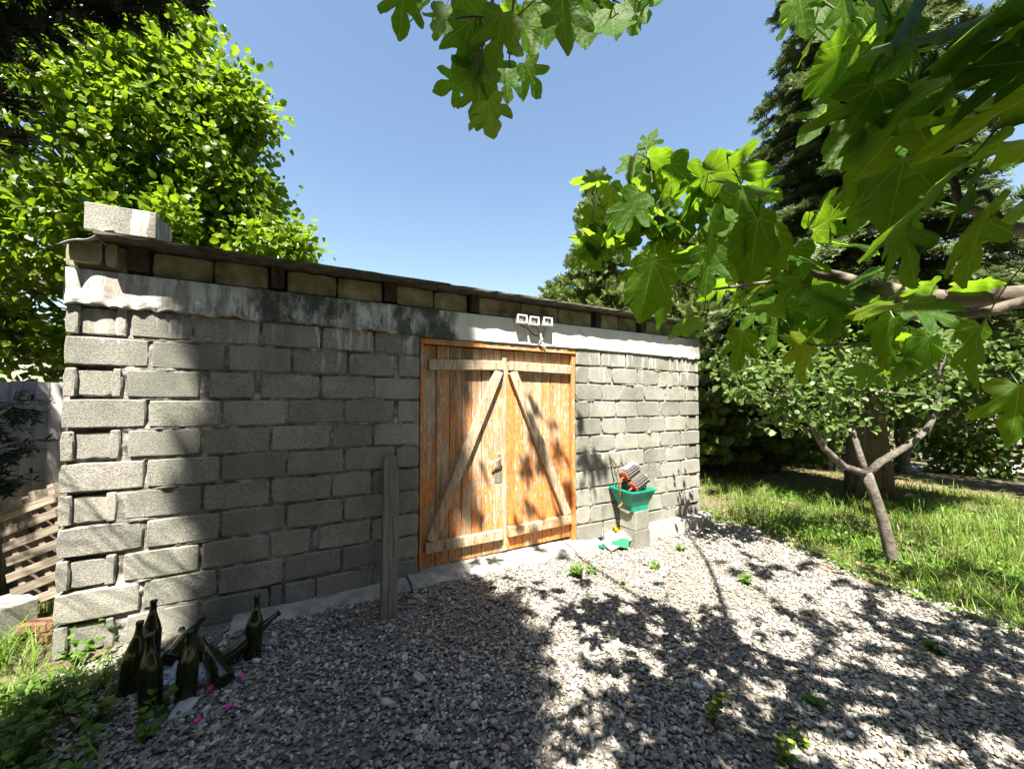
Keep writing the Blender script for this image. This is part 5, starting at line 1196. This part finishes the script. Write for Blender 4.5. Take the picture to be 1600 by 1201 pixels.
LEAVES = [  # px, py, length px, tip direction (deg, 0 right, 90 down)
 (628, 12, 78, 95), (660, 18, 70, 85), (690, 30, 66, 100), (698, 48, 55, 70), (725, 78, 86, 100), (742, 20, 72, 60), (778, 62, 92, 100), (822, 48, 84, 80), (850, 42, 62, 95), (880, 34, 92, 85), (915, 38, 74, 95), (958, 40, 82, 92), (985, 26, 72, 75), (1004, 12, 66, 80),
 (706, 132, 60, 150), (748, 158, 80, 92), (766, 182, 80, 80), (793, 132, 60, 85), (832, 124, 64, 65), (738, 112, 80, 100), (762, 108, 85, 80), (640, -10, 70, 60), (900, 5, 80, 120), (805, 30, 60, 40), (865, 8, 70, 70), (945, 8, 70, 60), (752, 135, 66, 110),
 (1016, 218, 40, -65), (988, 265, 60, 105), (1008, 292, 62, 95), (1030, 255, 56, 0), (1038, 288, 52, 110), (1088, 282, 84, 160), (1080, 302, 74, 140), (1150, 268, 90, 0), (1172, 290, 92, 10), (1132, 262, 64, 185), (1192, 302, 66, 10), (1075, 330, 66, 130), (1100, 322, 78, 120), (1132, 304, 62, 20),
 (985, 330, 76, 110), (1008, 332, 66, 40), (962, 344, 76, 120), (925, 350, 56, 100), (932, 378, 50, 90), (905, 402, 44, 130), (926, 406, 40, 60), (1056, 348, 74, 30), (1078, 352, 66, 100), (1112, 372, 94, 110), (1132, 352, 84, 90), (1180, 340, 118, 50), (1178, 388, 100, 80), (1202, 380, 92, 65),
 (1090, 402, 60, 150), (1106, 422, 74, 90), (1010, 452, 96, 100), (998, 432, 62, 120), (1032, 455, 56, 70), (1060, 402, 72, 175), (1076, 424, 62, 0), (1160, 312, 58, 20), (1012, 348, 62, 60), (955, 312, 50, 80), (1045, 320, 56, 80), (1145, 330, 70, 150), (1095, 345, 70, 60), (1150, 415, 60, 100), (1040, 380, 60, 90), (975, 385, 50, 60),
 (1156, 545, 62, 110), (1210, 520, 60, 100), (1182, 532, 56, 90), (1252, 560, 78, 110), (1290, 510, 62, 20), (1240, 455, 66, 120), (1322, 462, 56, 60), (1302, 540, 56, 60), (1202, 452, 64, 120), (1270, 455, 64, 40), (1225, 498, 56, 100), (1345, 470, 60, 80), (1180, 490, 56, 140), (1275, 520, 56, 140), (1148, 500, 50, 120),
 (1250, 15, 84, 110), (1290, 36, 78, 100), (1322, 28, 84, 90), (1345, 50, 76, 85), (1268, 66, 66, 120), (1302, 150, 116, 130), (1352, 108, 138, 165), (1340, 182, 145, 120), (1385, 225, 155, 130), (1332, 268, 118, 110), (1402, 168, 175, 150), (1320, 90, 90, 140), (1360, 290, 110, 120), (1400, 300, 130, 110),
 (1460, 50, 200, 170), (1545, 30, 210, 150), (1490, 115, 200, 165), (1575, 100, 190, 175), (1552, 235, 205, 180), (1440, 322, 225, 125), (1520, 380, 150, 110), (1300, 105, 95, 130), (1330, 140, 105, 150), (1285, 185, 90, 135), (1365, 150, 110, 120), (1310, 215, 95, 115), (1372, 265, 105, 140), (1420, 245, 120, 130), (1345, 235, 90, 160), (1450, 190, 130, 140), (1410, 350, 100, 110), (1280, 20, 70, 70), (1236, 5, 60, 120), (1500, 300, 130, 150), (1390, 90, 120, 170), (1560, 350, 130, 140), (1350, 330, 70, 130), (1420, 388, 130, 100),
 (1520, 552, 100, 100), (1430, 560, 80, 110), (1390, 545, 70, 95), (1590, 640, 100, 110), (1420, 20, 190, 120), (1380, 60, 150, 140), (1560, 170, 200, 160), (1370, 20, 140, 100)]
DARKB = {(1460, 60), (1535, 40), (1482, 130), (1562, 110), (1482, 440)}
pet = MB(); LIMBS = np.array([tuple(v) for v in LIMB_PTS])
def one_leaf(p, ax, nr, L, petiole=True):
    x, y, z = frames(np.array([ax]), np.array([nr])); x, y, z = x[0], y[0], z[0]
    o = bpy.data.objects.new('leaf', random.choice(FM)); C.objects.link(o); o.parent = fig
    o.matrix_local = frame_mat(np.array(p)-fig_base, x*L, y*L, z*L)
    if petiole:
        a = np.array(p)-fig_base; dd = np.linalg.norm(LIMBS-a, axis=1); k = int(np.argmin(dd)); b_ = LIMBS[k] if dd[k] < 0.32 else a-y*L*0.3
        pet.tube([tuple(a), tuple((a*0.6+b_*0.4)-y*L*0.08+np.array([0, 0, 0.04*L])), tuple(b_)], [0.0016, 0.0019, 0.0024], 4, False)
for (px, py, sz, an) in LEAVES:
    d = float(np.clip(FPX*random.uniform(0.165, 0.20)/sz, 0.5, 1.62)); L = sz*d/FPX*(0.98 if sz < 130 else 0.92)
    a = R(an+random.uniform(-8, 8)); ax = math.cos(a)*RT-math.sin(a)*UP; tilt = random.uniform(-0.45, 0.45); ax = ax+FW*tilt
    if px < 1040 and py < 205: s = random.choice((0.55, 0.8, 1.0))
    else: s = random.choice((-0.9, -0.5, 0.7, 1.0, 0.5))
    nr = FW*s+np.array([0, 0, 0.75])+RT*random.uniform(-.35, .35)
    if sz > 150 or (px > 1040 and random.random() < 0.5):
        pi = math.sin(a)*RT+math.cos(a)*UP; pi = pi if pi[2] > 0 else -pi
        nr = pi*1.0+FW*random.choice((-0.55, 0.35, 0.5))+RT*random.uniform(-.15, .15)
    c = at(px, py, d); axn = ax/np.linalg.norm(ax); p0 = c-axn*L*0.45
    one_leaf(p0, ax, nr, L)
LW = LIMBS+fig_base; vv = LW-CAM; dz = vv@FW; lx, ly = 800+FPX*(vv@RT)/dz, 600.5-FPX*(vv@UP)/dz
cand = np.nonzero((dz > 1.0) & (lx > 920) & (lx < 1460) & (ly > 250) & (ly < 540))[0]
for k in RNG.choice(cand, 78):
    L = random.uniform(0.11, 0.20); o_ = RNG.normal(0, 1, 3)*[0.5, 0.5, 0.35]+RT*random.uniform(-0.6, 0.3)+np.array([0, 0, -0.25])
    p0 = LW[k]+RNG.normal(0, 0.055, 3)+np.array([0, 0, 0.02])
    one_leaf(p0, o_, FW*random.choice((-0.6, 0.3, 0.8))+np.array([0, 0, 1.0])+RNG.normal(0, 0.3, 3), L)
# the rest of the crown, above and behind the viewpoint (casts the dappled shade)
def inframe(P, m=40):
    v = P-CAM; dep = v@FW
    if dep < 0.05: return dep > -0.3 and np.linalg.norm(v) < 0.9
    px, py = 800+FPX*(v@RT)/dep, 600.5-FPX*(v@UP)/dep
    return -m < px < 1600+m and -m < py < 1201+m
sd = np.array(SD)
def back(G, z): return G-sd*((z-G[2])/-sd[2])*1.0
def back_pt(G, z): return G + (-sd)*((z-G[2])/(-sd[2]))
clus = []
def clusters(n, fx, fy, onwall=False, zr=(2.2, 4.6), k=6, spread=0.16):
    for _ in range(n):
        for _try in range(30):
            px, py = random.uniform(*fx), random.uniform(*fy); G = wall(px, py) if onwall else gnd(px, py)
            P = back_pt(G, random.uniform(*zr)+(0.6 if onwall else 0))
            if not inframe(P, 90) and P[1] < -0.6:
                clus.append((P, k, spread)); break
clusters(58, (1030, 1650), (1000, 1230), k=5, spread=0.25); clusters(34, (1150, 1650), (900, 1020), k=5, spread=0.2); clusters(4, (880, 1010), (930, 1180), k=4)
clusters(6, (690, 880), (680, 850), True, (3.9, 5.4), 5, 0.2); clusters(2, (905, 935), (710, 830), True, (3.9, 5.0), 5, 0.12)
clusters(20, (1150, 1640), (800, 900), zr=(3.2, 5.6)); clusters(2, (770, 830), (920, 1150), zr=(2.6, 4.5), k=6)
for (px, py, d) in ((1460, 70, .6), (1530, 110, .6), (1420, 60, .8), (1570, 60, .6), (1500, 400, .7)):  # unseen leaf clusters added toward the sun to shade the near leaves
    for _ in range(2):
        P = at(px, py, d)-sd*random.uniform(0.45, 1.3)+RNG.normal(0, .06, 3)
        if not inframe(P, 60): clus.append((P, 6, 0.14))
Pm, Am, Nm = [], [], []
for (P, k, sp) in clus:
    for _ in range(k):
        q = P+RNG.normal(0, sp, 3)
        if inframe(q, 150): continue
        Pm.append(q-fig_base); Am.append(RNG.normal(0, 1, 3)*[1, 1, 0.4]+[0, 0, -0.5]); Nm.append(RNG.normal(0, 0.45, 3)+[0, 0, 1])
    Cc = P-fig_base; pet.tube([tuple(Cc), tuple(Cc+RNG.normal(0, .12, 3)), tuple(Cc+[0.12, -0.1, 0.25])], 0.006, 4, False) if not inframe(P, 120) else None
T, F = FT[0]
cm = link('crown', stamp('crown', T, F, np.array(Pm), np.array(Am), np.array(Nm), 0.165*RNG.uniform(0.7, 1.25, len(Pm)), True, T[:, :2].copy()), M_figmass, fig); cm['kind'] = 'stuff'
ps = pet.build('leaf_stalks', M_weed, fig); ps['kind'] = 'stuff'

# ================================================================== GROUND PLANTS
def blades(name, P, Hh, lean, mat, label, cat, wd=0.004):
    n = len(P); a = RNG.uniform(0, 2*np.pi, n); dx = np.stack([np.cos(a), np.sin(a), 0*a], -1); sdv = np.stack([-np.sin(a), np.cos(a), 0*a], -1)
    V = np.zeros((n, 7, 3)); ts = [0, 0.4, 0.75, 1.0]
    for i, t in enumerate(ts):
        c = P+dx*(lean*Hh*t**2)[:, None]+np.array([0, 0, 1.0])*(Hh*t*(1-0.25*lean*t))[:, None]; w_ = wd*(1-t)**0.6*(0.7+Hh*2)
        if i < 3: V[:, 2*i] = c-sdv*w_[:, None]; V[:, 2*i+1] = c+sdv*w_[:, None]
        else: V[:, 6] = c
    Fq = np.array([(0, 1, 3), (0, 3, 2), (2, 3, 5), (2, 5, 4), (4, 5, 6)])
    FF = (Fq[None]+(np.arange(n)*7)[:, None, None]).reshape(-1, 3)
    o = link(name, npmesh(name, V.reshape(-1, 3), FF), mat); return tag(o, label, cat, kind='stuff')
def ground_pts(n, l0, l1, d0, d1, keep, seed=0):
    l = RNG.uniform(l0, l1, n); d = RNG.uniform(d0, d1, n); P = CAM[None]+l[:, None]*RT+d[:, None]*FH; x, y = P[:, 0], P[:, 1]
    m = (np.abs(l) < d*1.55+0.4) & keep(x, y, l, d); x, y = x[m], y[m]
    return np.stack([x, y, gh(x, y)-0.01], -1)
def near_shed(x, y): return (x > -0.25) & (x < WL+0.2) & (y > -0.2)
def k_grass(x, y, l, d):
    g = inside_gravel(x, y); dn = fbm(x*1.7, y*1.7, 0, 77)
    return (g < 0.10) & ~near_shed(x, y) & (RNG.uniform(size=len(x)) < np.clip((dn-0.28)*4.5, 0.10, 1)*np.clip(1.6-0.17*d, 0.12, 1)*np.clip((0.25-g)*3, 0, 1))
P = ground_pts(140000, 0.8, 9, 2.0, 9.0, k_grass)
blades('grass', P, np.where(RNG.uniform(size=len(P)) < 0.10, RNG.uniform(0.12, 0.28, len(P)), RNG.uniform(0.025, 0.11, len(P)))*(0.6+0.9*vn(P[:, 0]*0.9, P[:, 1]*0.9, 0, 13)), RNG.uniform(0.2, 1.1, len(P)), M_grass, 'short green grass with dry blades right of the gravel', 'grass', 0.0042)
P2 = ground_pts(16000, -3.6, -0.9, 1.0, 2.9, lambda x, y, l, d: (inside_gravel(x, y) < 0.12) & ~near_shed(x, y) & (RNG.uniform(size=len(x)) < np.clip((fbm(x*2.5, y*2.5, 0, 78)-0.36)*4, 0.05, 1)))
blades('grass', P2, RNG.uniform(0.04, 0.16, len(P2)), RNG.uniform(0.2, 1.0, len(P2)), M_grass, 'tufty grass in the lower left corner by the bottles', 'grass', 0.004)
# taller arching grass by the shed end and at the left block
q = np.array([gnd(px, py) for px, py in [(random.uniform(1105, 1215), random.uniform(765, 785)) for _ in range(140)]]); q[:, 2] -= 0.01
blades('tall_grass', q, RNG.uniform(0.16, 0.36, len(q)), RNG.uniform(0.5, 1.3, len(q)), M_grass, 'tall arching grass at the far corner of the shed', 'grass', 0.0035)
q = np.array([gnd(px, py) for px, py in [(random.uniform(-20, 62), random.uniform(1005, 1060)) for _ in range(110)]]); q[:, 2] -= 0.01
blades('tall_grass', q, RNG.uniform(0.12, 0.32, len(q)), RNG.uniform(0.5, 1.4, len(q)), M_grass, 'long arching grass blades before the block at the left edge', 'grass', 0.003)
# low leafy ground cover
def k_cover(x, y, l, d):
    g = inside_gravel(x, y); dn = fbm(x*1.1, y*1.1, 0, 91)
    return (g < 0.12) & ~near_shed(x, y) & (RNG.uniform(size=len(x)) < np.clip((dn-0.42)*6, 0.0, 1)*np.clip(1.5-0.17*d, 0.1, 1))
P = ground_pts(70000, 0.8, 8, 2.2, 7.5, k_cover); P = np.vstack([P, ground_pts(2600, -3.4, -1.0, 1.0, 2.6, k_cover)])
P[:, 2] += RNG.uniform(0.01, 0.09, len(P))
o = link('ground_cover', stamp('ground_cover', LT, LF, P, RNG.normal(0, 1, (len(P), 3))*[1, 1, 0.35], np.array([[0, 0, 1.0]])+RNG.normal(0, .35, (len(P), 3)), RNG.uniform(0.022, 0.055, len(P)), True), M_weed); tag(o, 'low broad-leaved ground cover among the grass', 'ground cover', kind='stuff')
# dry leaves
P = ground_pts(9000, -0.5, 11, 3.0, 12, lambda x, y, l, d: ~near_shed(x, y) & (inside_gravel(x, y) < 0.2) & (d > 3.5)); P[:, 2] += 0.018
P = np.vstack([P, ground_pts(1100, -2, 5, 1.2, 5, lambda x, y, l, d: (inside_gravel(x, y) > 0) & (y < -0.2))]); P[:, 2] += 0.004
o = link('leaf_litter', stamp('leaf_litter', LT, LF, P, RNG.normal(0, 1, (len(P), 3))*[1, 1, 0.12], np.array([[0, 0, 1.0]])+RNG.normal(0, .25, (len(P), 3)), RNG.uniform(0.025, 0.06, len(P)), True), M_litter); tag(o, 'dry brown leaves scattered under the trees', 'leaf litter', kind='stuff')
tw_ = MB()
for _ in range(170):
    q = gnd(random.uniform(300, 1600), random.uniform(900, 1195))
    if float(inside_gravel(np.array([q[0]]), np.array([q[1]]))[0]) < 0 or q[1] > -0.25: continue
    a = random.uniform(0, 6.28); L = random.uniform(0.02, 0.075); d = np.array([math.cos(a), math.sin(a), 0])*L; z = np.array([0, 0, 0.013])
    tw_.tube([tuple(q+z), tuple(q+z+d*0.5+RNG.normal(0, .004, 3)), tuple(q+z+d)], [0.0014, 0.0012, 0.0007], 4, False)
tag(tw_.build('dry_twigs', M_litter), 'thin dry twigs scattered over the gravel', 'twigs', kind='stuff')
def weed(px, py, h_, n, size, label, spread=0.5, flower=False, group='weeds in the gravel', upright=False):
    g = gnd(px, py); root = empty('weed', tuple(g), label, 'weed', group); Pn, An, Nn = [], [], []; mb = MB()
    ns = max(1, n//7)
    for s in range(ns):
        a = random.uniform(0, 6.28); tip = np.array([math.cos(a)*h_*spread*random.uniform(.3, 1), math.sin(a)*h_*spread*random.uniform(.3, 1), h_*random.uniform(.6, 1.1)])
        pth = bend((0, 0, -0.01), tip, 4, -0.04, 0.05); mb.tube([tuple(z) for z in pth], [0.0022, 0.002, 0.0016, 0.0012, 0.0008], 4, False)
        for _ in range(7):
            t = random.uniform(0.15, 1); k = min(3, int(t*4)); z = pth[k]+(pth[k+1]-pth[k])*(t*4-k); b_ = random.uniform(0, 6.28)
            Pn.append(z); An.append([math.cos(b_), math.sin(b_), random.uniform(-.1, .8)]); Nn.append([random.gauss(0, .3), random.gauss(0, .3), 1])
        if flower:
            f = MB().lathe([(0.0001, 0.0), (0.005, 0.003), (0.011, 0.010), (0.006, 0.013), (0.0001, 0.011)], 8).build('flower', M_flower, root); f.location = tip
    mb.build('stems', M_weed, root)
    link('leaves', stamp('leaves', LT, LF, np.array(Pn), np.array(An), np.array(Nn), size*RNG.uniform(.6, 1.2, len(Pn)), True), M_weed, root)
weed(900, 900, 0.11, 150, 0.032, 'bushy bright weed at the door threshold corner', 1.0)
weed(925, 897, 0.07, 70, 0.026, 'smaller bright weed right of the one at the threshold', 1.0)
weed(1022, 888, 0.06, 90, 0.026, 'low spreading weed in front of the block stack', 1.4)
weed(1165, 912, 0.09, 35, 0.045, 'small upright leafy weed alone on the gravel edge', 0.6)
weed(975, 912, 0.03, 14, 0.025, 'tiny round weed in the sunlit gravel below the carton', 1.0)
weed(1112, 1130, 0.16, 21, 0.05, 'flowering yellow weed on a long stem in the gravel foreground', 0.5, True)
weed(1225, 1190, 0.09, 21, 0.04, 'short yellow-flowered weed at the bottom edge', 0.6, True)
weed(1250, 1165, 0.08, 14, 0.04, 'second short yellow-flowered weed right of the bottom one', 0.5, True)
weed(1270, 1098, 0.03, 21, 0.05, 'flat dark rosette weed in the dappled gravel', 1.8)
weed(1455, 1015, 0.05, 28, 0.045, 'narrow-leaved tuft in the dappled gravel at the right', 1.2)
weed(1065, 860, 0.06, 60, 0.026, 'weed among dry stems right of the block stack', 1.2)
weed(1055, 800, 0.28, 21, 0.03, 'thin tall seedling growing at the plinth', 0.15)
weed(230, 1150, 0.10, 35, 0.04, 'dark leafy weed in front of the bottles', 0.9, group='weeds at the left')
weed(250, 1120, 0.16, 35, 0.035, 'upright round-leaved weed before the middle bottle', 0.4, group='weeds at the left')
weed(120, 1040, 0.20, 56, 0.035, 'tall weed against the shed corner', 0.6, group='weeds at the left')
weed(180, 1005, 0.20, 60, 0.035, 'slender weed at the joint of the corner blocks', 0.35, group='weeds at the left')
weed(70, 1110, 0.12, 90, 0.035, 'broad weed patch in the lower left corner', 1.0, group='weeds at the left')
weed(150, 1130, 0.12, 63, 0.035, 'shaded weed left of the front bottle', 0.9, group='weeds at the left')
weed(30, 1180, 0.13, 90, 0.035, 'weed clump at the very bottom left', 1.0, group='weeds at the left')
print('PEBBLES', N_PEB, 'objects', len(bpy.data.objects), 'tris', sum(sum(len(p.vertices)-2 for p in m.polygons) if len(m.polygons) < 3000 else len(m.loops)-2*len(m.polygons) for m in bpy.data.meshes))
